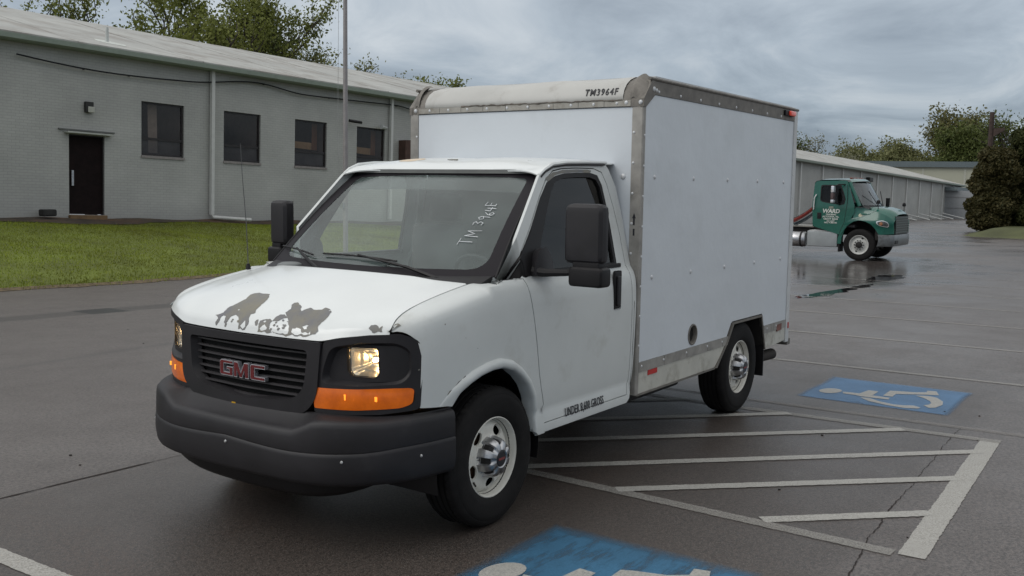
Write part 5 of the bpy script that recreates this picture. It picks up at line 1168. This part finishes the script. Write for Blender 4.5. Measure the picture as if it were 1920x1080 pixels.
for s_ in np.arange(3, Lw, 5.5): MB().add([wq(s_-.12, -.08, -1), wq(s_+.12, -.08, -1), wq(s_+.12, -.08, 5.6), wq(s_-.12, -.08, 5.6)], [(0, 1, 2, 3)]).build('cladding_joint', mat('pale_joint', (.48, .48, .41), .6), wh)
MB().add([wq(-.5, -.4, 5.75), wq(Lw+.5, -.4, 5.75), wq(Lw+.5, -.4, 6.55), wq(-.5, -.4, 6.55), wq(Lw+.5, 31, 7.5), wq(-.5, 31, 7.5)], [(0, 1, 2, 3), (3, 2, 4, 5)]).build('roof', mat('blue_grey_roof_edge', (.13, .16, .17), .6), wh)
ea = empty('annex', (-113, -17, -.6)); tag(ea, 'small pale grey flat roofed annex at the end of the long brick building', 'building')
MB().box((-1, -1.6, -.6), (8, 2.6, 2.9)).build('wall', mat('pale_grey_cladding', (.27, .28, .29), .6, noise=.08), ea)
for z in (1.1, 2.2): MB().box((8.003, -1.6, z), (8.03, 2.6, z+.05)).build('cladding_seam', mat('seam_grey', (.2, .2, .2), .6), ea)
MB().box((-1.3, -1.8, 2.9), (8.4, 1.0, 3.25)).build('roof', mat('blue_grey_roof_edge', (.13, .16, .17), .6), ea)
# ------------------------------------------------------------------ TREES
LEAFM = {}
def leaf_mat(name, c0, c1):
    if name in LEAFM: return LEAFM[name]
    m = bpy.data.materials.new(name); m.use_nodes = True; t = m.node_tree; b = t.nodes['Principled BSDF']; g = t.nodes.new('ShaderNodeNewGeometry')
    rp = t.nodes.new('ShaderNodeValToRGB'); L(t, g.outputs['Random Per Island'], rp.inputs[0]); rp.color_ramp.elements[0].color = (*c0, 1); rp.color_ramp.elements[1].color = (*c1, 1)
    L(t, rp.outputs[0], b.inputs['Base Color']); b.inputs['Roughness'].default_value = .65; b.inputs['Specular IOR Level'].default_value = .25
    tr = t.nodes.new('ShaderNodeBsdfTranslucent'); L(t, rp.outputs[0], tr.inputs[0]); mx = t.nodes.new('ShaderNodeMixShader'); mx.inputs[0].default_value = .3; o = t.nodes['Material Output']; L(t, b.outputs[0], mx.inputs[1]); L(t, tr.outputs[0], mx.inputs[2]); L(t, mx.outputs[0], o.inputs[0])
    LEAFM[name] = m; return m
BARK = mat('grey_brown_bark', (.055, .045, .038), .9, noise=.3, nscale=4)
def quads(name, C_, S_, m, parent, flat=0.):
    n = len(C_); C_ = np.array(C_); S_ = np.array(S_)[:, None]
    a = rng.normal(size=(n, 3)); a /= np.linalg.norm(a, axis=1)[:, None]; b = rng.normal(size=(n, 3)); b -= (a*b).sum(1)[:, None]*a; b /= np.linalg.norm(b, axis=1)[:, None]
    V = np.stack([C_-a*S_, C_+b*S_*.55, C_+a*S_, C_-b*S_*.55], 1)
    me = bpy.data.meshes.new(name); me.vertices.add(4*n); me.vertices.foreach_set('co', V.ravel()); me.loops.add(4*n); me.loops.foreach_set('vertex_index', np.arange(4*n)); me.polygons.add(n); me.polygons.foreach_set('loop_start', np.arange(n)*4); me.polygons.foreach_set('loop_total', np.full(n, 4)); me.update(); me.materials.append(m)
    o = bpy.data.objects.new(name, me); COL.objects.link(o); o.parent = parent; return o
def tree(name, base, h, spread, label, colr, leaves=9000, leaf=.16, seed=1, trunk_h=.28, lean=(0, 0), dens=1., group=None, trunk_r=None, clump=.55, depth=4, up=.35):
    r_ = np.random.default_rng(seed); e_ = empty(name, base); tag(e_, label, 'tree', group); W = MB(); tips = []
    tr = trunk_r or h*.022
    def grow(p, d, l, rad, lv):
        n = 4; pts = [p]; q = p.copy(); dd = d.copy()
        for i in range(n):
            dd = dd+r_.normal(0, .13, 3)+np.array((0, 0, .05)); dd /= np.linalg.norm(dd); q = q+dd*l/n; pts.append(q.copy())
        W.tube(pts, list(np.linspace(rad, rad*.55, n+1)), 7 if lv < 2 else 4, lv < 1)
        if lv >= depth:
            tips.extend([pts[-1], pts[-2], pts[2]]); return
        if lv >= depth-1: tips.append(pts[-1])
        k = (5 if lv == 0 else 3+(r_.random() < .6))
        for i in range(k):
            s_ = (.55+.45*(i+1)/k) if lv else (.45+.55*(i+1)/k); j = min(int(s_*n), n); st = pts[j]
            az = r_.uniform(0, 2*math.pi) if lv else 2*math.pi*i/k+r_.uniform(-.4, .4)
            out_ = np.array((math.cos(az), math.sin(az), 0.)); nd = dd*.55+out_*spread*r_.uniform(.7, 1.2)+np.array((0, 0, up)); nd /= np.linalg.norm(nd)
            grow(st, nd, l*r_.uniform(.62, .82), rad*.55, lv+1)
    d0 = np.array((lean[0], lean[1], 1.)); d0 /= np.linalg.norm(d0)
    grow(np.zeros(3), d0, h*trunk_h*1.25, tr, 0)
    T = np.array(tips); 
    # scale so that the crown reaches the wanted height
    k = h/max(T[:, 2].max()+.3, .1)
    W.v = [tuple(np.array(v)*(k if True else 1)) for v in W.v]; T = T*k
    W.build('trunk', BARK, e_, True)
    n = int(leaves*1.5*dens); idx = r_.integers(0, len(T), n); w_ = r_.random(len(T))**1.3+.08; w_ /= w_.sum(); idx = r_.choice(len(T), n, p=w_)
    off = np.clip(r_.normal(0, 1, (n, 3)), -1.5, 1.5); off *= (r_.random((n, 1))**.5)*clump*.75; C_ = T[idx]+off
    q_ = quads('crown', C_, r_.uniform(leaf*.30, leaf*.80, n), leaf_mat(name+'_leaves'+str(colr[0][0]), *colr), e_); return e_
OL = ((.100, .118, .022), (.205, .225, .060)); DG = ((.052, .070, .016), (.120, .140, .040)); LG = ((.11, .12, .045), (.22, .22, .10)); YG = ((.11, .105, .032), (.20, .18, .065))
tree('broadleaf_tree', (-26.3, -44.0, -.2), 12.6, .9, 'leaning tree with sparse olive leaves at the far left above the roof', OL, 8000, .17, 3, lean=(-.25, .1), clump=.55)
tree('broadleaf_tree', (-35.4, -42.3, -.3), 15.0, .80, 'tall spreading olive tree with dark limbs above the brick building roof', OL, 15000, .18, 5, clump=.62)
tree('broadleaf_tree', (-35.0, -39.5, -.4), 12.0, .8, 'dense darker tree just left of the flagpole, above the roof', DG, 12000, .17, 8, clump=.8)
tree('broadleaf_tree', (-37.2, -38.0, -.4), 10.9, .75, 'sparse pale leaved tree beside the dense tree, left of the flagpole', LG, 4200, .15, 12, clump=.55)
tree('broadleaf_tree', (-41.0, -40.4, -.6), 9.7, .8, 'low treetop showing over the roof right behind the flagpole', OL, 24000, .16, 14, clump=.6)
tree('broadleaf_tree', (-45.0, -36.2, -.6), 9.6, .8, 'small feathery treetop over the roof just left of the truck box', OL, 24000, .17, 16, clump=.5, up=.6)
tree('broadleaf_tree', (-60.5, -40.0, -1), 10.9, .45, 'thin bare twigged treetop poking up behind the truck box roof', DG, 900, .2, 21, clump=.7, up=.8)
tree('broadleaf_tree', (-104.5, -33.5, -1.2), 9.6, .8, 'dark bushy tree right beside the rear post of the truck box', DG, 7000, .26, 23, clump=.9)
tree('broadleaf_tree', (-105.5, -30.5, -1.2), 9.6, .8, 'pale thin leaved tree over the far brick building roof', ((.12, .12, .075), (.24, .24, .16)), 3800, .2, 25, clump=.7)
tree('broadleaf_tree', (-166, -41.0, -1.6), 12.0, .95, 'round yellowish willow like tree over the middle of the warehouse roof', YG, 9000, .42, 28, clump=1.7)
tree('broadleaf_tree', (-170., -36.6, -1.6), 12.6, .95, 'second round yellowish tree over the warehouse roof, left of the tallest tree', YG, 9000, .42, 29, clump=1.7)
tree('broadleaf_tree', (-172., -33.5, -1.6), 10.6, .95, 'low yellowish tree filling the gap below the tallest tree', YG, 6000, .42, 35, clump=1.6)
tree('broadleaf_tree', (-175., -30.5, -1.6), 17.8, .62, 'tallest loose crowned tree above the cream warehouse', ((.085, .085, .030), (.19, .18, .075)), 11000, .42, 31, clump=1.8)
tree('broadleaf_tree', (-162., -24.5, -1.6), 14.5, .5, 'dense dark green tree between the tallest tree and the utility pole', DG, 12000, .40, 33, clump=1.8)
tree('broadleaf_tree', (-152, -16.5, -1.6), 15.2, .55, 'thin leafed tree behind the top of the big evergreen bush', DG, 2200, .36, 37, clump=1.3)
# big evergreen shrubs on the right
def evergreen(base, h, r0, seed, label, colr, n=60000):
    r_ = np.random.default_rng(seed); e_ = empty('evergreen_bush', base); tag(e_, label, 'bush', 'evergreen bushes on the right-hand mound')
    MB().tube([(0, 0, -.2), (.1, 0, h*.5), (0, 0, h*.85)], [.22, .14, .05], 8).build('trunk', BARK, e_, True)
    C_ = []; lob = [(r_.uniform(0, 6.28), r_.uniform(.05, .95), r_.uniform(.6, 1.25)) for _ in range(60)]
    for a, t, k in lob:
        rr = r0*(1-t**2.6*.62)*(.80 if t > .12 else .78)*r_.uniform(.75, 1.02); c = np.array((math.cos(a)*rr, math.sin(a)*rr, h*t)); m = int(n/60*k)
        o_ = r_.normal(0, 1, (m, 3)); o_ /= np.linalg.norm(o_, axis=1)[:, None]; C_.append(c+o_*(r_.random((m, 1))**.33)*np.array((1.0, 1.0, .75))*k*.62)
    m = n//4; a = r_.uniform(0, 6.28, m); t = r_.random(m); rr = r0*(1-t**2.6*.62)*.7*np.sqrt(r_.random(m)); C_.append(np.stack([np.cos(a)*rr, np.sin(a)*rr, h*t], 1))
    C_ = np.concatenate(C_); quads('foliage', C_, r_.uniform(.05, .12, len(C_)), leaf_mat('evergreen'+str(seed), *colr), e_); return e_
EG = ((.032, .034, .011), (.098, .082, .032)); EG2 = ((.026, .036, .011), (.080, .084, .028))
evergreen((-60.2, -5.75, -.15), 4.7, 1.35, 41, 'russet dark evergreen bush, the front and leftmost one at the end of the lot', EG)
evergreen((-61.8, -4.2, -.15), 6.1, 1.75, 42, 'taller dark evergreen bush cut off by the right edge of the picture', EG2, 70000)
evergreen((-63.2, -2.2, -.15), 6.5, 2.4, 43, 'dark evergreen bush mostly outside the right edge of the picture', EG2, 30000)
# grass mound
def mound_z(x, y): return lot_z(x)
V = []; F = []; nx, ny = 40, 30
for i in range(nx+1):
    for j in range(ny+1):
        x = -48-44*i/nx; y = -8.2+16*j/ny; 
        e0 = -8.0+ (x+92)*-.0+.9*sstep(-75, -50, x)*2.0
        t1 = sstep(e0, e0+1.8, y)*sstep(-50.2+.3*(y+5), -53.5+.3*(y+5), x) ; V.append((x, y, lot_z(x)-.03+.42*t1+.03*math.sin(x)*t1))
for i in range(nx):
    for j in range(ny): F.append((i*(ny+1)+j, i*(ny+1)+j+1, (i+1)*(ny+1)+j+1, (i+1)*(ny+1)+j))
mo = obj('grass_mound', V, F, mat('mound_turf', (.075, .082, .030), .95, noise=.25, nscale=.8, bump=.5, bscale=12), None, True); mo['kind'] = 'structure'
# utility pole
up_ = empty('utility_pole', (-78.8, -9.12, -.4)); tag(up_, 'brown wooden utility pole rising behind the evergreen bush', 'utility pole')
WOOD = mat('weathered_pole_wood', (.060, .040, .034), .85, noise=.3, nscale=3)
MB().tube([(0, 0, -.3), (0, 0, 8.55)], [.21, .17], 10).build('pole', WOOD, up_, True)
MB().prism([(0, 0), (.75, .45), (.75, .65), (0, .62)], lambda p: (.0, .18+p[0], 6.7+p[1]), lambda p: (.15, .18+p[0], 6.7+p[1])).build('bracket', WOOD, up_)
wm = mat('overhead_wire', (.04, .04, .045), .6)
o = MB().tube([(-78.8, -9.2, 7.0), (-95, -19, 6.2), (-106., -26., 6.6)], .02, 4).build('overhead_wire', wm); 
bpy.data.objects.remove(o)
# bollard at the far end of the lot
o = MB().tube([(0, 0, 0), (0, 0, 1.9)], .16, 10).build('bollard', mat('dark_bollard', (.03, .03, .03), .7), None, True); o.location = (-92.5, -12.2, lot_z(-92.5)); tag(o, 'dark thin post standing against the far end of the brick building', 'post')
# puddle by the parked tractor
def puddle(cx, cy, pts, m, label=None):
    V = [(cx, cy, 0)]+[(x, y, 0) for x, y in pts]; V = [(x, y, lot_z(x)+.0035) for x, y, _ in V]; n = len(pts)
    o = obj('puddle', V, [(0, 1+i, 1+(i+1) % n) for i in range(n)], m); o['kind'] = 'structure'; return o
PUD = mat('puddle_water', (.020, .020, .022), .03, noise=.1, rvar=.01)
pp = [(-13.1, -1.72), (-13.8, -1.52), (-14.8, -1.46), (-15.7, -1.40), (-16.6, -1.36), (-17.3, -1.5), (-16.4, -1.66), (-15.2, -1.72), (-14.2, -1.80), (-13.3, -1.85)]
puddle(-15.2, -1.6, jag(pp, .10, 4), PUD)
puddle(-19.0, -1.75, jag([(-17.8, -1.7), (-18.6, -1.5), (-19.6, -1.42), (-20.4, -1.6), (-20.1, -1.95), (-19.2, -2.05), (-18.2, -1.95)], .12, 5), PUD)
# ------------------------------------------------------------------ GREEN TRACTOR UNIT (near side x=-25.3, nose towards +Y)
tk = empty('semi_tractor', (-26.4, -4.02, -.115)); tag(tk, 'green day cab semi tractor with white door lettering parked across the wet lot', 'truck')
XS = -25.3
def loc(p): return (p[0]+26.4, (p[1] if p[1] < -3.35 else -3.35+(p[1]+3.35)*.52)+4.02, p[2]+.115)
GREEN = mat('dark_green_paint', (.005, .092, .066), .25, noise=.06, coat=.6)
TW = 1.12      # half width
def tp(x, y, z): return loc((x, y, z))
def tobj(name, mb, m, parent=tk, smooth=False, ang=35): return mb.build(name, m, parent, smooth, ang)
def tside(off=0., lean=.06): return lambda a, b: loc((XS+off-lean*max(0, b-1.45)/.8*1.6*(b > 1.45)*.7, a, b))
def tside2(off=0., lean=.06):
    f = tside(off, lean); return lambda a, b: (-f(a, b)[0], f(a, b)[1], f(a, b)[2])
cab_out_ = rounded([(-5.40, .86), (-5.43, 1.5), (-5.40, 2.20), (-4.44, 2.225), (-4.40, 2.10), (-4.20, 1.50), (-4.18, 1.30), (-4.35, .95), (-4.56, .62), (-5.2, .80)], [.08, 0, .12, .1, .05, 0, 0, .1, .0, .1])
win_ = rounded([(-5.195, 1.62), (-5.195, 2.07), (-4.625, 2.075), (-4.48, 1.69), (-4.505, 1.54), (-4.62, 1.52), (-5.08, 1.585)], [.08, .07, .05, .04, .03, .02, .08])
cd = panel('cab_side', cab_out_, [win_], .09, tside(), GREEN, tk, depth=.03, flip=False)
cd2 = panel('cab_side', cab_out_, [win_], .09, tside2(), GREEN, tk, depth=.03, flip=True)
for c_, s_ in ((cd, 1), (cd2, -1)):
    f_ = tside(-.015) if s_ > 0 else tside2(-.015)
    w2 = [(-4.88+(a+4.88)*.95, 1.80+(b-1.80)*.94) for a, b in win_]
    panel('window_seal', [(-4.88+(a+4.88)*1.05, 1.80+(b-1.80)*1.06) for a, b in win_], [w2], .1, tside(.004) if s_ > 0 else tside2(.004), PLASTIC_D, c_, depth=.0, flip=s_ < 0)
    panel('side_window', win_, [], .2, f_, GLASS_D, c_, depth=0)
xin = 2*TW
# roof, back, front pillars, windscreen (profile swept across the width)
def sweep(name, prof, m, inset_=.0, n=9, parent=tk, crown=.05):
    V = []; F = []
    for i in range(n):
        t = -1+2*i/(n-1); 
        for y, z, w, fwd in prof: V.append(loc((-26.42+t*w, y+fwd*(1-t*t), z+crown*(1-t*t)*(fwd != 0 or z > 2))))
    k = len(prof)
    for i in range(n-1):
        for j in range(k-1): F.append((i*k+j, (i+1)*k+j, (i+1)*k+j+1, i*k+j+1))
    return obj(name, V, F, m, parent, True, 50)
sweep('cab_back', [(-5.40, .84, 1.10, 0), (-5.43, 1.5, 1.11, 0), (-5.40, 2.16, 1.06, 0)], GREEN)
sweep('cab_roof', [(-5.40, 2.14, 1.07, 0.), (-5.36, 2.20, 1.05, .001), (-5.2, 2.235, 1.03, .001), (-4.6, 2.25, 1.02, .03), (-4.38, 2.235, 1.02, .06), (-4.33, 2.17, 1.04, .14)], GREEN)
WSG = glass_mat('tractor_windscreen', (.45, .52, .54), .10, (.35, .40, .42), 1.6)
wsg = sweep('windscreen', [(-4.345, 2.15, .95, .22), (-4.16, 1.80, .99, .24), (-3.99, 1.50, 1.01, .26)], WSG, crown=.0)
sweep('cowl', [(-3.985, 1.505, 1.05, .26), (-3.93, 1.44, 1.05, .22), (-3.80, 1.41, 1.04, .1)], PLASTIC_D, crown=0)
for s_ in (-1, 1):
    MB().tube([loc((-26.42+s_*1.03, -4.38, 2.17)), loc((-26.42+s_*1.07, -4.20, 1.80)), loc((-26.42+s_*1.09, -4.05, 1.48))], .055, 8).build('windscreen_pillar', GREEN, tk, True)
    MB().tube([loc((-26.42+s_*.3, -3.74, 1.50)), loc((-26.42+s_*.65, -3.93, 1.92))], .012, 4).build('wiper', PLASTIC_D, wsg)
# interior
MB().box(tp(-27.4, -5.36, .85), tp(-25.45, -4.2, .92)).build('cab_floor', GREYF, tk)
for xx in (-25.9, -26.9): MB().box(tp(xx-.25, -5.2, .95), tp(xx+.25, -4.75, 1.2), .04).box(tp(xx-.25, -5.3, 1.15), tp(xx+.25, -5.15, 1.95), .04).build('seat', GREYF, tk, True)
MB().box(tp(-27.3, -4.3, 1.1), tp(-25.5, -4.05, 1.45), .05).build('dashboard', DASH, tk, True)
# hood: sections along y, half widths; top line from the photograph
HY = [(-4.02, 1.47, 1.06), (-3.75, 1.475, 1.02), (-3.5, 1.455, .96), (-3.25, 1.40, .90), (-3.0, 1.32, .84), (-2.90, 1.265, .80)]
V = []; F = []; K = 17
for y, zt, hw in HY:
    for i in range(K):
        t = -1+2*i/(K-1); a = abs(t); drop = .05*a**2+.30*max(0, a-.72)**1.3/.28*.9; V.append(loc((-26.42+t*hw*1.04, y+.10*(1-t*t)*(1 if y > -3.4 else .5), zt-drop)))
for i in range(len(HY)-1):
    for j in range(K-1): F.append((i*K+j, i*K+j+1, (i+1)*K+j+1, (i+1)*K+j))
obj('hood', V, F, GREEN, tk, True, 60)
# side skin of hood and fender with the wheel arch, bulging over the wheel
fo = [(-4.20, 1.36), (-4.15, 1.44), (-3.9, 1.42), (-3.6, 1.33), (-3.3, 1.23), (-3.0, 1.13), (-2.885, 1.05), (-2.865, .69), (-3.47, .665), (-3.50, .70), (-3.58, .83), (-3.70, .96), (-3.86, 1.04), (-4.04, 1.07), (-4.20, 1.03), (-4.35, .92), (-4.46, .76), (-4.53, .55), (-4.55, .36), (-4.65, .36), (-4.645, .5), (-4.56, .80), (-4.44, .98), (-4.22, 1.14)]
def fend(s_):
    def f(a, b):
        w = TW-.02-.20*sstep(-3.6, -2.86, a)**1.2-.10*sstep(1.05, 1.45, b)*sstep(-4.3, -3.9, a); w += .03*math.exp(-((b-1.0)/.12)**2)
        return loc((-26.42+s_*w, a, b))
    return f
fnd = panel('fender', fo, [], .07, fend(1), GREEN, tk, depth=.05, flip=False); panel('fender', fo, [], .07, fend(-1), GREEN, tk, depth=.05, flip=True)
MB().tube([fend(1)(y, z) for y, z in ((-4.25, 1.10), (-4.0, 1.16), (-3.85, 1.23), (-3.72, 1.30), (-3.58, 1.38))], .012, 5).build('hood_seam', mat('pale_seam_strip', (.25, .35, .32), .4), fnd)
MB().lathe([(0, .015), (.05, .012), (.06, 0)], fend(1)(-4.02, 1.20), 'x', 12).build('side_marker', mat('pale_marker', (.6, .55, .4), .4), fnd, True)
# headlight
hp_ = rounded([(-3.56, 1.05), (-3.40, 1.085), (-3.16, 1.03), (-3.085, .93), (-3.16, .875), (-3.44, .91), (-3.54, .97)], .05)
hq_ = [(-3.33+(a+3.33)*.84, .985+(b-.985)*.78) for a, b in hp_]
def fo_(o): 
    g = fend(1); return lambda a, b: (g(a, b)[0]+o, g(a, b)[1], g(a, b)[2])
hl = panel('headlight', hp_, [hq_], .05, fo_(.012), mat('chrome_ring', (.75, .76, .76), .25, metal=.8), tk, depth=.02)
panel('headlight_lens', hq_, [], .05, fo_(.010), mat('smoky_lens', (.10, .095, .095), .15, noise=.4, nscale=14, coat=.6), hl, depth=0)
MB().lathe([(0, .02), (.045, .012), (.05, 0)], fo_(.008)(-3.42, .98), 'x', 12).build('lamp_bowl', mat('orange_bowl', (.30, .13, .06), .3), hl, True)
panel('headlight', [(a, b) for a, b in hp_], [], .08, (lambda a, b: (2*loc((-26.42, 0, 0))[0]-fo_(.012)(a, b)[0], fo_(0)(a, b)[1], fo_(0)(a, b)[2])), CHROME, tk, depth=.02, flip=True)
# grille
GRC = mat('dark_grille', (.03, .035, .035), .4, metal=.3)
MB().box(tp(-27.15, -2.93, .68), tp(-25.69, -2.86, 1.20)).build('grille', GRC, tk)
for i in range(7): MB().box(tp(-27.15, -2.86, .72+i*.07), tp(-25.66, -2.815, .745+i*.07)).build('grille_bar', mat('chrome_bar', (.12, .15, .14), .4, metal=.6), tk)
# bumper
V = []; F = []
for t in np.linspace(-1, 1, 21):
    a = abs(t); y = -2.80-.10*a**3-.58*max(0, (a-.86)/.14)**1.0*(a > .86); x = -26.42+math.copysign(min(a/.86, 1)*1.0+.13*max(0, (a-.86)/.14)**.4, t)
    for z, o_ in ((.665, -.03), (.65, 0), (.50, .01), (.36, -.01), (.33, -.04)): V.append(loc((x, y+o_, z-.0)))
for i in range(20):
    for j in range(4): F.append((i*5+j, i*5+j+1, (i+1)*5+j+1, (i+1)*5+j))
bm_ = obj('bumper', V, F, mat('dull_chrome_bumper', (.20, .21, .215), .4, metal=.6, noise=.2, nscale=3, dirt=((.05, .05, .045), 3, .48, .7)), tk, True, 50)
MB().box(tp(-25.95, -2.95, .40), tp(-25.62, -2.80, .50), .01).build('fog_lamp', PLASTIC_D, tk)
# wheels
def twheel(y, s_, name='wheel', r0=.462, dual=False):
    x = -26.42+s_*1.10; e_ = empty(name, loc((x, y, -.115+r0)), tk); e_.rotation_euler = (0, 0, -math.pi/2 if s_ > 0 else math.pi/2)
    MB().lathe([(.27, -.24), (.34, -.26), (.43, -.255), (.458, -.22), (r0, -.2), (r0, -.05), (.455, -.02), (.43, 0), (.36, .008), (.30, .0), (.275, -.01)], (0, 0, 0), 'y', 48).build('tyre', RUBBER, e_, True, 50)
    MB().lathe([(.283, -.005), (.276, .01), (.262, .004), (.255, -.03), (.22, -.055), (.17, -.045), (.15, -.02), (.0, -.02)], (0, 0, 0), 'y', 40).build('rim', mat('pale_disc_wheel', (.50, .50, .48), .45, noise=.1, nscale=8, dirt=((.2, .17, .14), 9, .55, .5)), e_, True, 40)
    MB().lathe([(.095, -.02), (.09, .03), (.06, .045), (0, .047)], (0, 0, 0), 'y', 20).build('hub', CHASSIS, e_, True, 40)
    nut = None
    for k in range(10):
        t = 2*math.pi*k/10
        if nut is None: o = MB().tube([(0, -.03, 0), (0, .012, 0)], .017, 6).build('wheel_nut', CHASSIS, e_); nut = o.data
        else: o = bpy.data.objects.new('wheel_nut', nut); COL.objects.link(o); o.parent = e_
        o.location = (.128*math.cos(t), 0, .128*math.sin(t))
    for t in (2.0, 5.1): MB().tube([(.205*math.cos(t), -.06, .205*math.sin(t)), (.205*math.cos(t), -.048, .205*math.sin(t))], .032, 10).build('hand_hole', CHASSIS, e_)
for s_ in (1, -1):
    twheel(-4.02, s_); twheel(-8.2, s_); 
c_ = MB()
for xx in (-26.05, -26.80): c_.box(tp(xx-.04, -9.2, .60), tp(xx+.04, -2.95, .80))
c_.tube([tp(-25.4, -4.02, .35), tp(-27.4, -4.02, .35)], .07, 8); c_.tube([tp(-25.4, -8.2, .35), tp(-27.4, -8.2, .35)], .09, 8)
c_.box(tp(-26.8, -4.5, .40), tp(-26.0, -3.3, 1.15), .05); c_.box(tp(-27.3, -5.0, .68), tp(-25.5, -4.7, .82)); c_.box(tp(-27.4, -3.6, .5), tp(-25.42, -3.5, 1.0))
c_.build('chassis', CHASSIS, tk)
MB().box(tp(-25.75, -4.63, .12), tp(-25.34, -4.59, .40)).build('mud_flap', PLASTIC_D, tk)
TANK = mat('brushed_tank', (.36, .38, .385), .4, metal=.55, noise=.12, nscale=2)
MB().box(tp(-25.95, -5.56, .25), tp(-25.32, -4.655, .715), .035).build('step_box', TANK, tk, True)
MB().box(tp(-25.90, -5.50, .716), tp(-25.34, -4.70, .735)).build('step_tread', mat('pale_step', (.5, .5, .5), .5), tk)
tn = MB().lathe([(0, -.40), (.20, -.40), (.225, -.37), (.225, .37), (.20, .40), (0, .40)], tp(-25.58, -6.05, .44), 'y', 28).build('fuel_tank', CHROME, tk, True, 40)
for yy in (-5.78, -6.2): MB().lathe([(.232, -.03), (.236, 0), (.232, .03)], tp(-25.58, yy, .44), 'y', 28).build('tank_strap', CHASSIS, tn, True)
MB().box(tp(-25.5, -5.35, .86), tp(-25.32, -5.0, .80)).build('cab_step', CHASSIS, tk)
# mirrors, stack, handle, beacon lights
m_ = MB().tube([tp(-25.38, -4.50, 2.10), tp(-25.10, -4.62, 2.10), tp(-25.0, -4.72, 2.04), tp(-25.0, -4.74, 1.60), tp(-25.35, -4.6, 1.50)], .022, 6); mr_ = m_.build('wing_mirror', PLASTIC_D, tk, True)
MB().box(tp(-25.08, -4.69, 1.86), tp(-24.88, -4.78, 2.055), .03).build('mirror_head', mat('bright_mirror', (.80, .80, .84), .15, metal=.6), mr_, True); MB().box(tp(-25.08, -4.69, 1.56), tp(-24.88, -4.78, 1.66), .03).build('mirror_head', mat('bright_mirror', (.80, .80, .84), .15, metal=.6), mr_, True); MB().box(tp(-25.08, -4.70, 1.67), tp(-24.88, -4.78, 1.85), .02).build('mirror_head', mat('brown_mirror', (.10, .07, .07), .4), mr_, True)
for (xx, yy, zz) in ((-25.62, -3.60, 1.60), (-27.1, -3.10, 1.52)): 
    MB().tube([tp(xx, yy, zz-.24), tp(xx, yy, zz-.05)], .010, 5).lathe([(0, .0), (.05, .01), (.055, .05), (.045, .10), (0, .13)], tp(xx, yy, zz-.05), 'z', 12).build('fender_mirror', PLASTIC_D, tk, True)
MB().tube([tp(-27.3, -3.75, 1.2), tp(-27.3, -3.75, 1.72)], [.05, .062], 12).build('air_intake', PLASTIC_D, tk, True)
MB().box(tp(-25.315, -5.27, 1.08), tp(-25.285, -5.15, 1.265), .012).build('door_handle', PLASTIC_D, tk, True)
MB().tube([tp(-25.27, -5.38, 1.35), tp(-25.24, -5.36, 1.70), tp(-25.27, -5.31, 1.80)], .018, 6).build('grab_handle', mat('pale_grab', (.6, .6, .6), .4), tk, True)
for xx in (-26.9, -26.42, -25.94): MB().box(tp(xx-.10, -4.52, 2.272), tp(xx+.10, -4.44, 2.318), .012).build('marker_lamp', mat('dull_red_marker', (.20, .05, .03), .4), tk, True)
MB().tube([loc((XS-.0, y, z)) for y, z in ((-4.42, 2.1), (-4.40, 1.6), (-4.47, 1.0), (-4.60, .66))], .006, 4).build('door_seam', CHASSIS, tk)
MB().tube([loc((XS-.05, -4.765, 2.06)), loc((XS-.02, -4.68, 1.54))], .014, 4).build('quarter_light_bar', PLASTIC_D, tk)
WL = mat('white_vinyl_lettering', (.62, .64, .60), .5)
def tt(s_, y, z, size, sx=1., bold=.0, shear=0): text('lettering', s_, size, WL, frame(loc((XS+.010, y, z)), (0, 1, 0), (0, 0, 1)), tk, sx=sx, bold=bold, shear=shear, align='CENTER')
tt('WARD', -4.865, 1.262, .165, 1.0, .006, .15); tt('TRUCKING', -4.865, 1.195, .055, 1.1, .002); tt('ALTOONA, PA.', -4.865, 1.128, .066, 1.1, .002); tt('USDOT 80320', -4.865, 1.062, .06, 1.15, .002); tt('MC 5377', -4.865, 1.0, .055, 1.1, .002); tt('NO. 9 282100', -4.865, .955, .055, 1.15, .002)
MB().box(loc((XS+.008, -4.93, 1.39)), loc((XS+.011, -4.80, 1.455))).build('door_crest', mat('faded_crest', (.28, .30, .24), .5, noise=.4, nscale=40), tk)
# coiled air lines behind the cab
for k, (m, ph, dz) in enumerate(((mat('red_airline', (.30, .04, .03), .5), 0, 0), (mat('black_airline', (.02, .02, .02), .5), 2., .10), (mat('blue_airline', (.05, .08, .10), .5), 4., -.2))):
    P_ = []
    for i in range(240):
        t = i/239; c = np.array((-25.75-.12*k, -5.46-.75*t, 1.45-.50*t-.05*math.sin(math.pi*t)+dz*.5)); a = t*2*math.pi*20+ph; P_.append(loc((c[0]+.055*math.cos(a), c[1], c[2]+.055*math.sin(a))))
    MB().tube(P_, .011, 4).build('air_line', m, tk)
MB().box(tp(-27.0, -6.6, .80), tp(-25.9, -5.55, .84)).build('deck_plate', mat('pale_deck_plate', (.30, .29, .26), .5, metal=.4), tk)

# ------------------------------------------------------------------ finish
for o in bpy.data.objects:
    if o.parent is None and o.type in ('MESH', 'EMPTY') and 'label' not in o and 'kind' not in o: print('UNLABELLED', o.name)
print('objects', len(bpy.data.objects), 'tris', sum(len(o.data.polygons) for o in bpy.data.objects if o.type == 'MESH'))
